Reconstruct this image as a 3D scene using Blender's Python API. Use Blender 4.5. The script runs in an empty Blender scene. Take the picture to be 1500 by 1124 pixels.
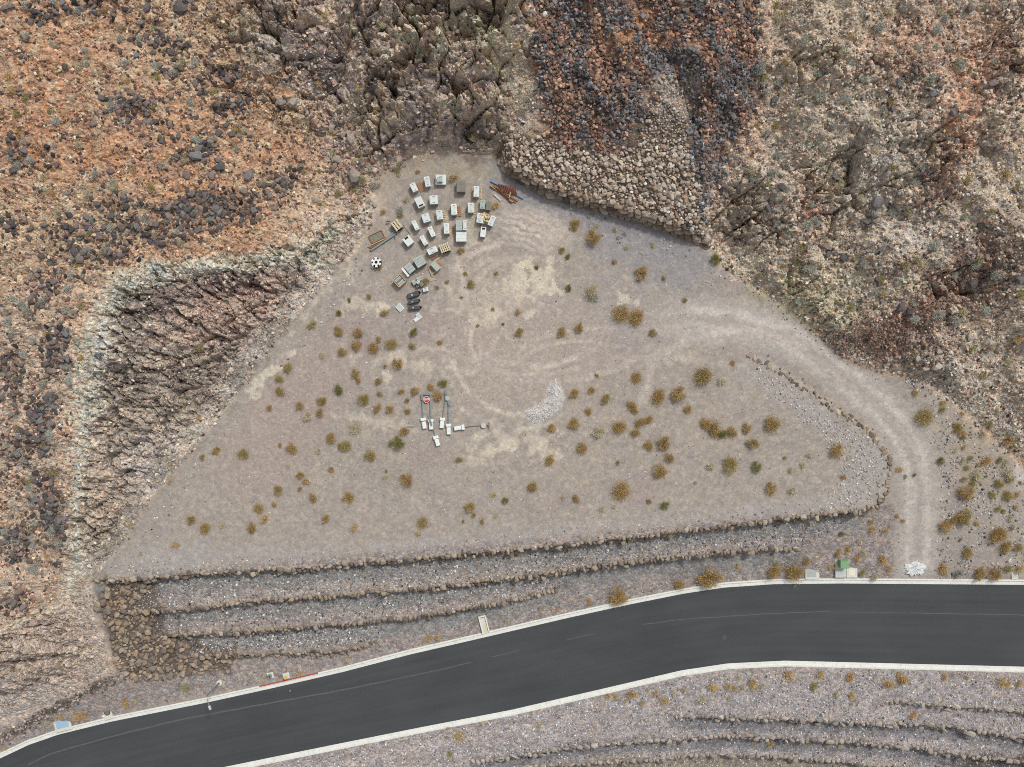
import bpy, bmesh, math, random
import numpy as np
from mathutils import Vector, Matrix

random.seed(7)
RNG = np.random.default_rng(11)
SC = bpy.context.scene
COL = SC.collection

# ------------------------------------------------------------------ camera, sky, sun, exposure
H = 93.0            # metres above the gravel pad
S = 0.08            # metres per photograph pixel on the pad
cam_d = bpy.data.cameras.new('camera')
cam = bpy.data.objects.new('camera', cam_d)
COL.objects.link(cam)
cam.location = (0, 0, H)
cam.rotation_euler = (0, 0, 0)
cam_d.sensor_fit = 'HORIZONTAL'
cam_d.angle = 2 * math.atan(750 * S / H)
cam_d.clip_start = 0.5
cam_d.clip_end = 3000
SC.camera = cam

SUN_ELEV, SUN_AZ = math.radians(53), math.radians(56)     # azimuth counted from +x (image right) towards +y (image top)
w = bpy.data.worlds.new('World')
SC.world = w
w.use_nodes = True
nt = w.node_tree
sky = nt.nodes.new('ShaderNodeTexSky')
sky.sky_type = 'NISHITA'
sky.sun_disc = False
sky.sun_elevation = SUN_ELEV
sky.sun_rotation = math.radians(90) - SUN_AZ
sky.dust_density = 4.0
sky.air_density = 1.2
hs = nt.nodes.new('ShaderNodeHueSaturation')
hs.inputs['Saturation'].default_value = 0.26
bg = nt.nodes['Background']
nt.links.new(sky.outputs[0], hs.inputs['Color'])
nt.links.new(hs.outputs[0], bg.inputs[0])
bg.inputs[1].default_value = 0.112
sun_d = bpy.data.lights.new('sun', 'SUN')
sun_d.energy = 1.75
sun_d.angle = math.radians(7)
sun_d.color = (1.0, 0.985, 0.945)
sun = bpy.data.objects.new('sun', sun_d)
COL.objects.link(sun)
_dir = Vector((math.cos(SUN_ELEV) * math.cos(SUN_AZ), math.cos(SUN_ELEV) * math.sin(SUN_AZ), math.sin(SUN_ELEV)))
sun.rotation_euler = _dir.to_track_quat('Z', 'Y').to_euler()
sun.location = (60, 60, 120)
SC.view_settings.view_transform = 'Standard'
SC.view_settings.look = 'None'
SC.view_settings.gamma = 1.0
SC.view_settings.use_curve_mapping = False
SC.view_settings.exposure = 0.08
SC.cycles.max_bounces = 5
SC.cycles.diffuse_bounces = 3
SC.cycles.use_denoising = False
SC.cycles.filter_width = 1.0

# ------------------------------------------------------------------ numeric helpers
def W(px, py, z=0.0):
    k = S * (H - z) / H
    return ((px - 750.0) * k, (562.0 - py) * k)

def PX(x, y, z):
    k = S * (H - z) / H
    return 750.0 + x / k, 562.0 - y / k

def lin(c):
    """display colour 0-255 -> linear tuple"""
    out = []
    for v in c[:3]:
        v = v / 255.0
        out.append(v / 12.92 if v <= 0.04045 else ((v + 0.055) / 1.055) ** 2.4)
    return out

ALB = 0.90
def alb(c, sat=0.84):
    l = lin(c); g = .3 * l[0] + .55 * l[1] + .15 * l[2]
    return [min(0.85, (g + (v - g) * sat) * ALB) for v in l]

def _hash(ix, iy, seed):
    h = (ix.astype(np.int64) * 374761393 + iy.astype(np.int64) * 668265263 + seed * 1442695041) & 0xFFFFFFFF
    h = ((h ^ (h >> 13)) * 1274126177) & 0xFFFFFFFF
    h = (h ^ (h >> 16)) & 0xFFFFFFFF
    h = (h * 2246822519) & 0xFFFFFFFF
    h = h ^ (h >> 15)
    return (h & 0xFFFFFF) / float(0x1000000)

def noise(x, y, seed=0):
    ix = np.floor(x); iy = np.floor(y)
    fx = x - ix; fy = y - iy
    out = 0
    ux = fx * fx * fx * (fx * (fx * 6 - 15) + 10)
    uy = fy * fy * fy * (fy * (fy * 6 - 15) + 10)
    def g(dx, dy):
        a = _hash(ix + dx, iy + dy, seed) * 2 * np.pi
        return np.cos(a) * (fx - dx) + np.sin(a) * (fy - dy)
    a = g(0, 0); b = g(1, 0); c = g(0, 1); d = g(1, 1)
    return (a * (1 - ux) + b * ux) * (1 - uy) + (c * (1 - ux) + d * ux) * uy    # about -0.7..0.7

def fbm(x, y, octv=4, seed=0, gain=0.5):
    s = 0; a = 1.0; f = 1.0
    for i in range(octv):
        s = s + a * noise(x * f, y * f, seed + i * 17)
        a *= gain; f *= 2.03
    return s

def ridged(x, y, octv=4, seed=0):
    s = 0; a = 1.0; f = 1.0
    for i in range(octv):
        s = s + a * (1 - 2.2 * np.abs(noise(x * f, y * f, seed + i * 13)))
        a *= 0.5; f *= 2.1
    return s / 1.9

def worley(x, y, seed=0):
    ix = np.floor(x); iy = np.floor(y)
    f1 = np.full(x.shape, 9.0); f2 = np.full(x.shape, 9.0)
    cid = np.zeros(x.shape); cx = np.zeros(x.shape); cy = np.zeros(x.shape)
    for dx in (-1, 0, 1):
        for dy in (-1, 0, 1):
            jx = _hash(ix + dx, iy + dy, seed); jy = _hash(ix + dx, iy + dy, seed + 5)
            px = ix + dx + jx; py = iy + dy + jy
            d = np.hypot(px - x, py - y)
            n1 = d < f1
            f2 = np.where(n1, f1, np.minimum(f2, d))
            cid = np.where(n1, _hash(ix + dx, iy + dy, seed + 9), cid)
            cx = np.where(n1, x - px, cx); cy = np.where(n1, y - py, cy)
            f1 = np.where(n1, d, f1)
    return f1, f2, cid, cx, cy

def sstep(a, b, x):
    t = np.clip((x - a) / (b - a), 0, 1)
    return t * t * (3 - 2 * t)

def seg_dist(x, y, pts, closed=False):
    n = len(pts)
    best = np.full(np.shape(x), 1e18)
    for i in range(n if closed else n - 1):
        ax, ay = pts[i]; bx, by = pts[(i + 1) % n]
        vx, vy = bx - ax, by - ay
        L = vx * vx + vy * vy + 1e-12
        t = np.clip(((x - ax) * vx + (y - ay) * vy) / L, 0, 1)
        best = np.minimum(best, (x - ax - t * vx) ** 2 + (y - ay - t * vy) ** 2)
    return np.sqrt(best)

def inside(x, y, pts):
    c = np.zeros(np.shape(x), bool)
    n = len(pts)
    for i in range(n):
        ax, ay = pts[i]; bx, by = pts[(i + 1) % n]
        if ay == by:
            continue
        m = ((ay > y) != (by > y)) & (x < (bx - ax) * (y - ay) / (by - ay) + ax)
        c ^= m
    return c

def sdist(x, y, pts):
    d = seg_dist(x, y, pts, True)
    return np.where(inside(x, y, pts), d, -d)       # positive inside

# ------------------------------------------------------------------ lines traced on the ground (photograph pixels, brought to metres)
def zroad(X):
    return -6.2 + 3.6 * np.clip((np.asarray(X, float) + 63) / 126.0, -0.3, 1.3)

def road_line(pts):
    out = []
    for px, py in pts:
        z = -6.2 + 3.6 * px / 1500.0
        out.append(W(px, py, z))
    a = np.array(out)
    a = a[np.argsort(a[:, 0])]
    sl = (a[1] - a[0]); sr = (a[-1] - a[-2])
    a = np.vstack([a[0] - sl / np.hypot(*sl) * 160, a, a[-1] + sr / np.hypot(*sr) * 300])
    return a

NK = road_line([(0, 1103), (40, 1084), (83, 1069), (160, 1050), (240, 1034), (300, 1022), (400, 1000), (500, 977), (600, 951), (713, 925), (833, 897),
                (920, 878), (1000, 862), (1060, 853), (1133, 848), (1233, 847), (1367, 848), (1500, 849)])
SA = road_line([(0, 1200), (120, 1172), (230, 1147), (333, 1123), (500, 1089), (620, 1065), (750, 1040), (880, 1010), (1000, 982), (1067, 972), (1150, 968), (1267, 971), (1500, 977)])
SEAM = road_line([(0, 1140), (37, 1122), (77, 1103), (167, 1078), (260, 1055), (367, 1035), (500, 1011), (650, 980), (750, 955), (853, 932), (917, 918), (1000, 907), (1123, 899), (1200, 896), (1333, 898), (1500, 901)])
KW = 0.66           # kerb and gutter width

def yN(X): return np.interp(X, NK[:, 0], NK[:, 1])
def yS(X): return np.interp(X, SA[:, 0], SA[:, 1])

def wl(pts):
    return [(p[0], p[1], p[2]) for p in pts]

W1 = [(135, 849), (200, 848), (250, 844), (300, 840), (367, 836), (433, 833), (500, 827), (567, 822), (667, 813), (750, 806), (833, 798), (900, 790), (1000, 779), (1083, 767),
      (1167, 758), (1260, 749), (1287, 739), (1300, 720), (1304, 695), (1299, 665), (1277, 638), (1247, 615), (1213, 593), (1180, 571), (1143, 547), (1117, 529), (1095, 521)]
W2 = [(188, 898), (267, 893), (333, 884), (417, 876), (500, 871), (567, 866), (650, 858), (733, 848), (833, 837), (883, 829), (933, 822), (1000, 816), (1050, 812), (1110, 806), (1175, 807)]
W3 = [(225, 932), (273, 930), (333, 925), (417, 918), (500, 912), (550, 908), (617, 902), (700, 888), (750, 878), (817, 864)]
W4 = [(282, 961), (333, 957), (400, 954), (500, 950), (558, 940)]
def wall_world(pts, zf):
    return np.array([W(px, py, zf(px)) for px, py in pts])
W1w = wall_world(W1, lambda p: 0.0)
W2w = wall_world(W2, lambda p: -1.75)
W3w = wall_world(W3, lambda p: -3.4)
W4w = wall_world(W4, lambda p: -4.9)
S1 = [(1297, 1025), (1347, 1031), (1423, 1034), (1500, 1040), (1600, 1050)]
S2 = [(980, 1043), (1000, 1047), (1067, 1048), (1133, 1050), (1213, 1052), (1300, 1057), (1383, 1061), (1433, 1068), (1500, 1079), (1600, 1095)]
S3 = [(690, 1108), (713, 1108), (767, 1100), (833, 1090), (933, 1078), (1000, 1078), (1067, 1075), (1133, 1078), (1187, 1079), (1267, 1084), (1333, 1093), (1400, 1103), (1500, 1112), (1600, 1125)]
S4 = [(740, 1126), (767, 1121), (867, 1112), (1000, 1104), (1100, 1105), (1233, 1113), (1310, 1123), (1400, 1140), (1600, 1170)]
S1w = wall_world(S1, lambda p: -3.4)
S2w = wall_world(S2, lambda p: -4.6)
S3w = wall_world(S3, lambda p: -5.8)
S4w = wall_world(S4, lambda p: -6.8)

TOE = [(-900, 1500), (-400, 1250), (-100, 1110), (0, 1066), (60, 1041), (130, 1006), (165, 985), (162, 955), (140, 900), (133, 850), (180, 800), (230, 722), (300, 640), (370, 552), (440, 460),
       (490, 402), (520, 372), (545, 330), (542, 292), (552, 262), (592, 226), (640, 222), (700, 229), (726, 229), (745, 256), (800, 286), (870, 306), (940, 326), (1000, 346), (1036, 362),
       (1062, 397), (1130, 437), (1185, 482), (1230, 522), (1290, 546), (1350, 562), (1400, 600), (1500, 690), (1700, 780), (3200, 900)]
TOEw = [W(px, py, 0 if 140 < px < 1350 else -2.5) for px, py in TOE]
HILL_POLY = TOEw + [(420, 420), (-420, 420), (-420, -160)]
CREST = [(545, 300), (500, 328), (440, 368), (380, 378), (300, 386), (220, 396), (172, 416), (142, 470), (130, 540), (120, 620), (110, 700), (106, 780), (112, 838), (80, 890), (40, 912), (0, 930), (-400, 1030)]
CRz = [1, 2, 3.5, 5, 7, 8, 8.5, 8, 7, 6, 5, 3.5, 1, 1, 1.5, 2, 3]
CRESTw = [W(p[0], p[1], z) for p, z in zip(CREST, CRz)]
CREST_POLY = CRESTw + [(-420, -60), (-420, 420), (-16, 420)]
EW = [(726, 229), (745, 256), (800, 286), (870, 306), (940, 326), (1000, 346), (1036, 362)]
EWw = [W(*p) for p in EW]
PADP = [tuple(p) for p in W1w] + [W(1130, 437), (60, 400), (-160, 400), (-160, -22.85)]

def wall_step(X, Y, wl_, h, tl=4.0, tr=4.0, width=0.2):
    """1 below (south of) the wall line, 0 above; scaled by h and faded at the ends"""
    o = np.argsort(wl_[:, 0]); a = wl_[o]
    yw = np.interp(X, a[:, 0], a[:, 1])
    hh = h * sstep(a[0, 0] - 0.5, a[0, 0] + tl, X) * (1 - sstep(a[-1, 0] - tr, a[-1, 0] + 0.5, X))
    return hh, sstep(-width, width, yw - Y - 0.25)

def blocks(X, Y):
    """fractured rock: tilted angular blocks with open joints"""
    ca, sa = math.cos(0.6), math.sin(0.6)
    wx = X + 0.8 * fbm(X * .3, Y * .3, 2, 51); wy = Y + 0.8 * fbm(X * .3, Y * .3, 2, 57)
    u = wx * ca + wy * sa; v = -wx * sa + wy * ca
    f1, f2, cid, cx, cy = worley(u / 4.2, v / 2.4, 61)
    t1 = (cid - 0.5) * 3.4 + (cx * (cid * 7 % 1 - .5) + cy * (cid * 13 % 1 - .5)) * 5.0 - 2.4 * (1 - sstep(0, 0.13, f2 - f1))
    return t1, cid

def blocks2(X, Y):
    ca, sa = math.cos(-0.4), math.sin(-0.4)
    wx = X + 0.5 * fbm(X * .4, Y * .4, 2, 151); wy = Y + 0.5 * fbm(X * .4, Y * .4, 2, 157)
    u = wx * ca + wy * sa; v = -wx * sa + wy * ca
    g1, g2, gid, gx2, gy2 = worley(u / 1.35, v / 0.8, 67)
    b2 = (gid - 0.5) * 0.7 + (gx2 * (gid * 7 % 1 - .5) + gy2 * (gid * 11 % 1 - .5)) * 1.5 - 0.45 * (1 - sstep(0, 0.18, g2 - g1))
    k1, k2, kid, kx, ky = worley(u / 0.55, v / 0.42, 71)
    b3 = (kid - 0.5) * 0.32 + (kx * (kid * 7 % 1 - .5) + ky * (kid * 11 % 1 - .5)) * .5 - 0.14 * (1 - sstep(0, 0.25, k2 - k1))
    return b2, b3

def strata(v, P):
    """ledges: difference between a stepped and an even rise"""
    t = v / P; k = np.floor(t); f = t - k
    return P * (sstep(.5, .95, f) - f) * .9

def rough_masks(X, Y):
    out = np.exp(-(((X - W(600, 90)[0]) / 19) ** 2 + ((Y - W(600, 90)[1]) / 14) ** 2) ** 1.6)
    return out

def height(X, Y):
    zr = zroad(X)
    yn = yN(X); ys = yS(X)
    # bank between the road and the pad
    lo = W1w[:16]
    yw1 = np.interp(X, lo[:, 0], lo[:, 1])
    R = -zr
    h1 = 1.3 * sstep(lo[0, 0] - 1, lo[0, 0] + 3, X)
    st = h1.copy(); drop = h1.copy()
    hs_, f2 = wall_step(X, Y, W2w, 1.1, 3, 8); st = st + hs_; drop = drop + hs_ * f2
    hs_, f3 = wall_step(X, Y, W3w, 1.05, 3, 8); st = st + hs_; drop = drop + hs_ * f3
    hs_, f4 = wall_step(X, Y, W4w, .85, 2, 5); st = st + hs_; drop = drop + hs_ * f4
    rem = np.maximum(R - 0.10 - st, 0.0)
    t = np.clip((yw1 - Y) / np.maximum(yw1 - (yn + 0.3), 1.0), 0, 1)
    bank = -drop - rem * t
    # ground east of the pad, up the dirt track
    ye0 = W(1400, 850, -2.7)[1]; ye1 = W(1150, 505)[1]
    padn = 0.10 * fbm(X * 0.09, Y * 0.09, 3, 3) + 0.035 * fbm(X * 0.6, Y * 0.6, 3, 8)
    et = np.clip((Y - ye0) / (ye1 - ye0), 0, 1) ** 0.9
    east = (zr + 0.1) * (1 - et) + padn * et
    m = np.maximum(sstep(W(1190, 0)[0], W(1300, 0)[0], X), sstep(W(0, 752)[1], W(0, 728)[1], Y))
    low = bank * (1 - m) + east * m
    sd = sdist(X, Y, PADP)
    pad = 0.10 * fbm(X * 0.09, Y * 0.09, 3, 3) + 0.035 * fbm(X * 0.6, Y * 0.6, 3, 8)
    p = sstep(-0.5, 0.05, sd)
    z = low * (1 - p) + pad * p
    # road corridor
    road_in = np.minimum(yn - Y, Y - (ys - KW))
    c = sstep(0.08, 0.35, road_in)
    z = np.where(Y < yn + 0.2, zr + 0.1, z)
    # south side
    sdrop = 0.0
    for wl_, hh, e in ((S1w, 0.8, 3), (S2w, 1.1, 4), (S3w, 1.2, 4), (S4w, 1.0, 4)):
        h_, f = wall_step(X, Y, wl_, hh, e, 0.1)
        sdrop = sdrop + h_ * f
    ds = np.maximum(ys - KW - Y, 0)
    zs = zr + 0.1 - sdrop - 0.06 * np.minimum(ds, 60)
    z = np.where(Y < ys - KW, zs, z)
    z = z * (1 - c) + (zr - 0.14) * c
    # loose relief off the pad and off the road
    off = (1 - c) * np.where(road_in > -0.4, 0, 1) * (1 - p) * (1 - sstep(.8, 1, et * m))
    z = z + off * (0.10 * fbm(X * 0.5, Y * 0.5, 3, 21))
    # low heap of pale gravel, churned soil
    gx, gy = W(800, 592); 
    hd = sdist(X, Y, [W(*q) for q in HEAP])
    z = z + 0.55 * sstep(-0.3, 1.6, hd) + 0.12 * sstep(-.3, .5, hd) * fbm(X * 2, Y * 2, 2, 5)
    cx_, cy_ = W(765, 335)
    ch = np.exp(-((X - cx_) / 3.6) ** 2 - ((Y - cy_) / 2.4) ** 2)
    z = z + ch * (0.2 + 0.10 * np.sin((Y * 0.95 + X * 0.35) * 7.5 + 7 * fbm(X * .45, Y * .45, 3, 4)) + .1 * fbm(X * 1.5, Y * 1.5, 2, 6))
    # hills
    din = np.maximum(sdist(X, Y, HILL_POLY), 0)
    dcr = np.maximum(sdist(X, Y, CREST_POLY), 0)
    hill = din > 0
    Xe0, Xe1 = W(500, 0)[0], W(600, 0)[0]
    Xf0, Xf1 = W(730, 0)[0], W(830, 0)[0]
    mo = sstep(Xe0, Xe1, X) * (1 - sstep(Xf0, Xf1, X))       # rocky bluff in the middle
    mr = sstep(Xf0, Xf1, X)
    ml = 1 - sstep(Xe0, Xe1, X)
    s1 = 0.52 * ml + 0.80 * mo + 0.46 * mr
    zl = s1 * (din - dcr) + 0.24 * dcr - ml * .9 * (1 - np.exp(-din / 2.0))
    zo = np.where(din < 4, 1.45 * din, 5.8 + 0.55 * (din - 4))
    zh = zl * ml + zo * mo + (0.47 * din) * mr
    zh = 30 * (1 - np.exp(-zh / 30))
    near = sstep(0, 2.5, din)
    # relief
    wx = X + 1.6 * fbm(X * .25, Y * .25, 3, 51); wy = Y + 1.6 * fbm(X * .25, Y * .25, 3, 57)
    blk, _ = blocks(X, Y)
    outc = np.maximum(mo * (1 - sstep(14, 34, din) * .45), 0)
    blk2, blk3 = blocks2(X, Y)
    # bluff reaches a little into the left
    lx, ly = W(440, 70)
    outc = np.maximum(outc, 0.9 * np.exp(-((X - lx) / 7) ** 2 - ((Y - ly) / 8) ** 2))
    for (qx, qy, rx, ry, a_) in ((1255, 270, 60, 60, .75), (1120, 310, 45, 55, .8), (1450, 130, 40, 50, .7), (1180, 420, 70, 40, .45), (1340, 230, 50, 45, .7), (1200, 110, 60, 40, .4), (1420, 420, 60, 60, .4), (1075, 330, 25, 35, .8)):
        ex, ey = W(qx, qy, 6)
        outc = np.maximum(outc, a_ * np.exp(-((X - ex) / (rx * S)) ** 2 - ((Y - ey) / (ry * S)) ** 2))
    patch = sstep(-0.25, 0.15, fbm(X * .16 + 3, Y * .16, 3, 77))
    outc_n = outc * (0.25 + 0.75 * patch)
    cut = sstep(0.9, 4.0, din) * (1 - sstep(-0.5, 2.0, dcr)) * ml
    # striated cut face
    ca, sa = math.cos(0.55), math.sin(0.55)
    u = X * ca + Y * sa; v = -X * sa + Y * ca
    stri = ridged(u * 0.22 + 0.9 * fbm(X * .25, Y * .25, 3, 80), v * 0.5 + 0.9 * fbm(X * .2, Y * .2, 2, 84), 4, 83)
    relief = (0.9 * fbm(X * .11, Y * .11, 4, 31) * 1.4 + 0.35 * fbm(X * .6, Y * .6, 3, 37))
    gul = mr * (-1.6 * sstep(.2, .9, ridged(X * .07 + .35 * Y * .07, Y * .025, 2, 91)) + 1.3 * ridged((X + .6 * Y) * .12, Y * .07, 4, 93))
    z2 = zh + near * (relief + gul) + near * outc_n * (blk + 1.6 * blk2 + 1.2 * blk3) + cut * (0.28 * stri + 0.3 * blk + 0.95 * blk2 + 1.0 * blk3 + 1.15 * strata(zh + 0.7 * fbm(X * .16, Y * .16, 3, 131) + .05 * X, 1.5)) + 0.8 * near * outc_n * strata(zh + 0.9 * fbm(X * .2, Y * .2, 3, 137) + .25 * X, 1.9)
    z2 = z2 + near * (1 - outc_n) * (1 - cut) * (0.2 * blk2 + 0.3 * blk3 + 0.09 * fbm(X * 2.2, Y * 2.2, 2, 97))
    # stone-faced embankment at the right
    de = seg_dist(X, Y, EWw)
    em = sstep(W(728, 0)[0], W(752, 0)[0], X) * (1 - sstep(W(1015, 0)[0], W(1045, 0)[0], X))
    esm = em * (1 - sstep(7, 12, din))
    z2 = z2 * (1 - 0.0 * esm) + em * 1.7 * sstep(0.05, 0.8, din)
    z2 = z2 * (1 - esm) + esm * (0.47 * din + em * 1.7 * sstep(0.05, 0.8, din) + .1 * fbm(X * .6, Y * .6, 2, 3))
    z = np.where(hill, z + np.maximum(z2, 0.02), z)
    return z

HEAP = [(768, 602), (789, 594), (801, 580), (804, 565), (813, 556), (822, 566), (826, 581), (821, 596), (808, 609), (794, 618), (784, 625), (772, 614)]

# ------------------------------------------------------------------ terrain grid
GX0, GX1, GY0, GY1, GS = -67.0, 67.0, -51.5, 49.0, 0.17
fx = np.arange(GX0, GX1 + 1e-6, GS); fy = np.arange(GY0, GY1 + 1e-6, GS)
def geo(a, n=26, far=700):
    t = np.geomspace(GS * 2, far, n)
    return a + t
gx_ = np.concatenate([-geo(-fx[0])[::-1], fx, geo(fx[-1])])
gy_ = np.concatenate([-geo(-fy[0])[::-1], fy, geo(fy[-1])])
GXX, GYY = np.meshgrid(gx_, gy_)
ZZ = height(GXX, GYY)
ZZ = np.nan_to_num(ZZ)
NXg, NYg = len(gx_), len(gy_)

def zat(x, y):
    x = np.asarray(x, float); y = np.asarray(y, float)
    i = np.clip(np.searchsorted(gx_, x) - 1, 0, NXg - 2); j = np.clip(np.searchsorted(gy_, y) - 1, 0, NYg - 2)
    tx = np.clip((x - gx_[i]) / (gx_[i + 1] - gx_[i]), 0, 1); ty = np.clip((y - gy_[j]) / (gy_[j + 1] - gy_[j]), 0, 1)
    return (ZZ[j, i] * (1 - tx) + ZZ[j, i + 1] * tx) * (1 - ty) + (ZZ[j + 1, i] * (1 - tx) + ZZ[j + 1, i + 1] * tx) * ty

def ground(px, py):
    """point of the ground seen at a photograph pixel"""
    px = np.asarray(px, float); py = np.asarray(py, float)
    z = np.zeros(px.shape)
    for _ in range(14):
        x, y = W(px, py, z)
        z = 0.5 * z + 0.5 * zat(x, y)
    x, y = W(px, py, z)
    return x, y, zat(x, y)

def G(px, py):
    x, y, z = ground(np.array([px]), np.array([py]))
    return float(x[0]), float(y[0]), float(z[0])

# ------------------------------------------------------------------ mineral colours of the ground, as a map over the plan
MAPS = 2.5
MX0, MY0 = -150, -150
mpx = np.arange(MX0, 1650, MAPS); mpy = np.arange(MY0, 1280, MAPS)
MPX, MPY = np.meshgrid(mpx, mpy)
nA = fbm(MPX / 60, MPY / 60, 4, 201); nB = fbm(MPX / 22, MPY / 22, 4, 207); nC = fbm(MPX / 9, MPY / 9, 3, 213); nD = fbm(MPX / 140, MPY / 140, 3, 219)
CM = np.zeros(MPX.shape + (3,)); GR = np.zeros(MPX.shape)

def lay(mask, col, strength=1.0):
    global CM
    m = np.clip(mask * strength, 0, 1)[..., None]
    CM = CM * (1 - m) + np.array(alb(col)) * m

def pm(pts, soft=6, wob=10, src=None):
    d = sdist(MPX, MPY, pts)
    return sstep(-soft, soft, d + wob * (nB + (.9 * nA + .5 * nC if wob > 9 else 0)))

def em(cx, cy, rx, ry, rot=0, wob=0.5, sharp=0.35):
    c, s = math.cos(math.radians(rot)), math.sin(math.radians(rot))
    dx, dy = MPX - cx, MPY - cy
    u = (dx * c + dy * s) / rx; v = (-dx * s + dy * c) / ry
    return sstep(-sharp, sharp, 1 - np.hypot(u, v) + wob * (nB + .5 * nC))

def lm(pts, width, soft=4, wob=4):
    return 1 - sstep(width - soft, width + soft, seg_dist(MPX, MPY, pts) + wob * nB)

def arc(cx, cy, rx, ry, a0, a1, n=24):
    return [(cx + rx * math.cos(math.radians(a0 + (a1 - a0) * i / n)), cy + ry * math.sin(math.radians(a0 + (a1 - a0) * i / n))) for i in range(n + 1)]

# the pad
CM[:] = alb((166, 155, 143))
lay(sstep(-.25, .35, nA), (173, 160, 145), .8)
lay(sstep(.0, .5, nB), (156, 146, 139), .6)
lay(sstep(.05, .4, nC), (184, 172, 160), .35)
lay(sstep(.1, .4, -nC), (150, 139, 132), .4)
lay(sstep(.15, .5, -nD), (164, 149, 142), .7)
lay(em(850, 470, 110, 60), (160, 153, 150), .5)
lay(em(960, 380, 100, 40, 20), (150, 146, 148), .7)
lay(lm(EW, 30, 14), (152, 148, 150), .8)
lay(em(770, 500, 120, 110, 0, .4, .6), (182, 165, 150), .6)
lay(em(430, 600, 150, 60, -50), (172, 152, 142), .6)
lay(pm([(170, 800), (140, 845), (1260, 740), (1300, 700), (1290, 650), (1100, 530), (1080, 540), (1250, 670), (1230, 725), (1000, 755), (500, 805)], 14, 14), (168, 161, 156), .8)
lay(lm(TOE[8:18], 22, 18, 16), (164, 154, 142), .8)
lay(lm(TOE[9:17], 9, 8, 10) * sstep(-.2, .2, nB), (140, 132, 122), .6)
# tyre arcs, churned soil, caliche patches
for (pts, wd, cc, st) in ((arc(772, 497, 82, 72, 150, 215), 2.2, (205, 190, 172), .7), (arc(765, 500, 105, 108, 75, 165), 2.6, (206, 192, 174), .8), (arc(760, 500, 130, 128, 70, 130), 3, (196, 182, 166), .6),
                          (arc(770, 470, 95, 92, 190, 280), 3, (192, 178, 162), .6), (arc(800, 480, 160, 80, 20, 110), 4, (190, 176, 164), .5), (arc(760, 495, 60, 55, 60, 200), 2.5, (192, 178, 164), .5),
                          (arc(745, 420, 85, 62, 170, 300), 5, (190, 174, 158), .5), (arc(735, 425, 60, 45, 170, 290), 3, (190, 176, 160), .5), (arc(780, 470, 120, 65, 40, 130), 3, (196, 182, 168), .5), (arc(745, 400, 70, 40, 150, 260), 2.2, (200, 184, 166), .6), (arc(760, 385, 90, 40, 160, 240), 2.2, (200, 184, 166), .6), (arc(780, 480, 88, 60, 30, 100), 2, (202, 190, 172), .6), (arc(690, 470, 40, 60, 20, 100), 2.4, (196, 182, 166), .5), (arc(620, 530, 60, 20, 200, 330), 2, (200, 184, 166), .5), (arc(850, 540, 90, 40, 190, 280), 2, (198, 184, 168), .5), (arc(900, 520, 140, 40, 180, 300), 2.4, (196, 182, 168), .5), (arc(780, 455, 135, 95, 60, 120), 3, (190, 178, 166), .5)):
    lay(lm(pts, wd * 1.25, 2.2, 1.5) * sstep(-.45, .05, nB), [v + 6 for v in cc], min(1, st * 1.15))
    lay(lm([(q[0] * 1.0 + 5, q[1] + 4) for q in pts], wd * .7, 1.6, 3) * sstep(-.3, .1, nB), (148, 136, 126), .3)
lay(em(785, 335, 50, 28, 15), (196, 182, 168), .8)
for (cx, cy, rx, ry, rot, st) in ((788, 410, 26, 20, -20, 1), (760, 408, 25, 12, 0, .7), (800, 425, 22, 8, -30, .7), (735, 655, 20, 9, -10, .9), (708, 640, 12, 8, 0, .6), (785, 645, 16, 22, 20, .55), (727, 648, 32, 14, -30, .5), (800, 662, 14, 16, 0, .6),
                                  (916, 440, 22, 6, 35, .8), (722, 460, 8, 10, 0, .7), (568, 548, 6, 12, 0, .7), (590, 522, 14, 8, 0, .5), (722, 438, 60, 30, -20, .35), (600, 535, 60, 8, 5, .5), (560, 620, 40, 6, 10, .5),
                                  (520, 440, 20, 8, -40, .6), (470, 425, 60, 14, -45, .6), (380, 560, 20, 9, -45, .7), (400, 545, 20, 6, -45, .7), (775, 458, 8, 7, 0, .7), (670, 335, 30, 15, 0, .4), (556, 452, 10, 6, 0, .7), (540, 447, 8, 12, 0, .6),
                                  (515, 440, 12, 6, 0, .6), (995, 525, 60, 8, 5, .3)):
    lay(em(cx, cy, rx, ry, rot, 2.0, .25), (226, 212, 186) if st > .65 else (208, 194, 172), st)
lay(pm([(550, 245), (620, 232), (720, 235), (730, 260), (690, 270), (640, 255), (590, 262), (560, 300), (545, 300)], 10, 12), (176, 160, 134), .5)
T0 = [(1341, 832), (1347, 770), (1348, 720), (1336, 665), (1306, 615), (1260, 568), (1202, 522), (1150, 493), (1090, 474), (1020, 466), (940, 474), (880, 484)]
lay(lm([(940, 590), (960, 520), (1010, 500), (1060, 500)], 5, 5), (200, 187, 174), .5)
lay(pm(HEAP, 2, 1), (202, 197, 191), 1)
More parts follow.
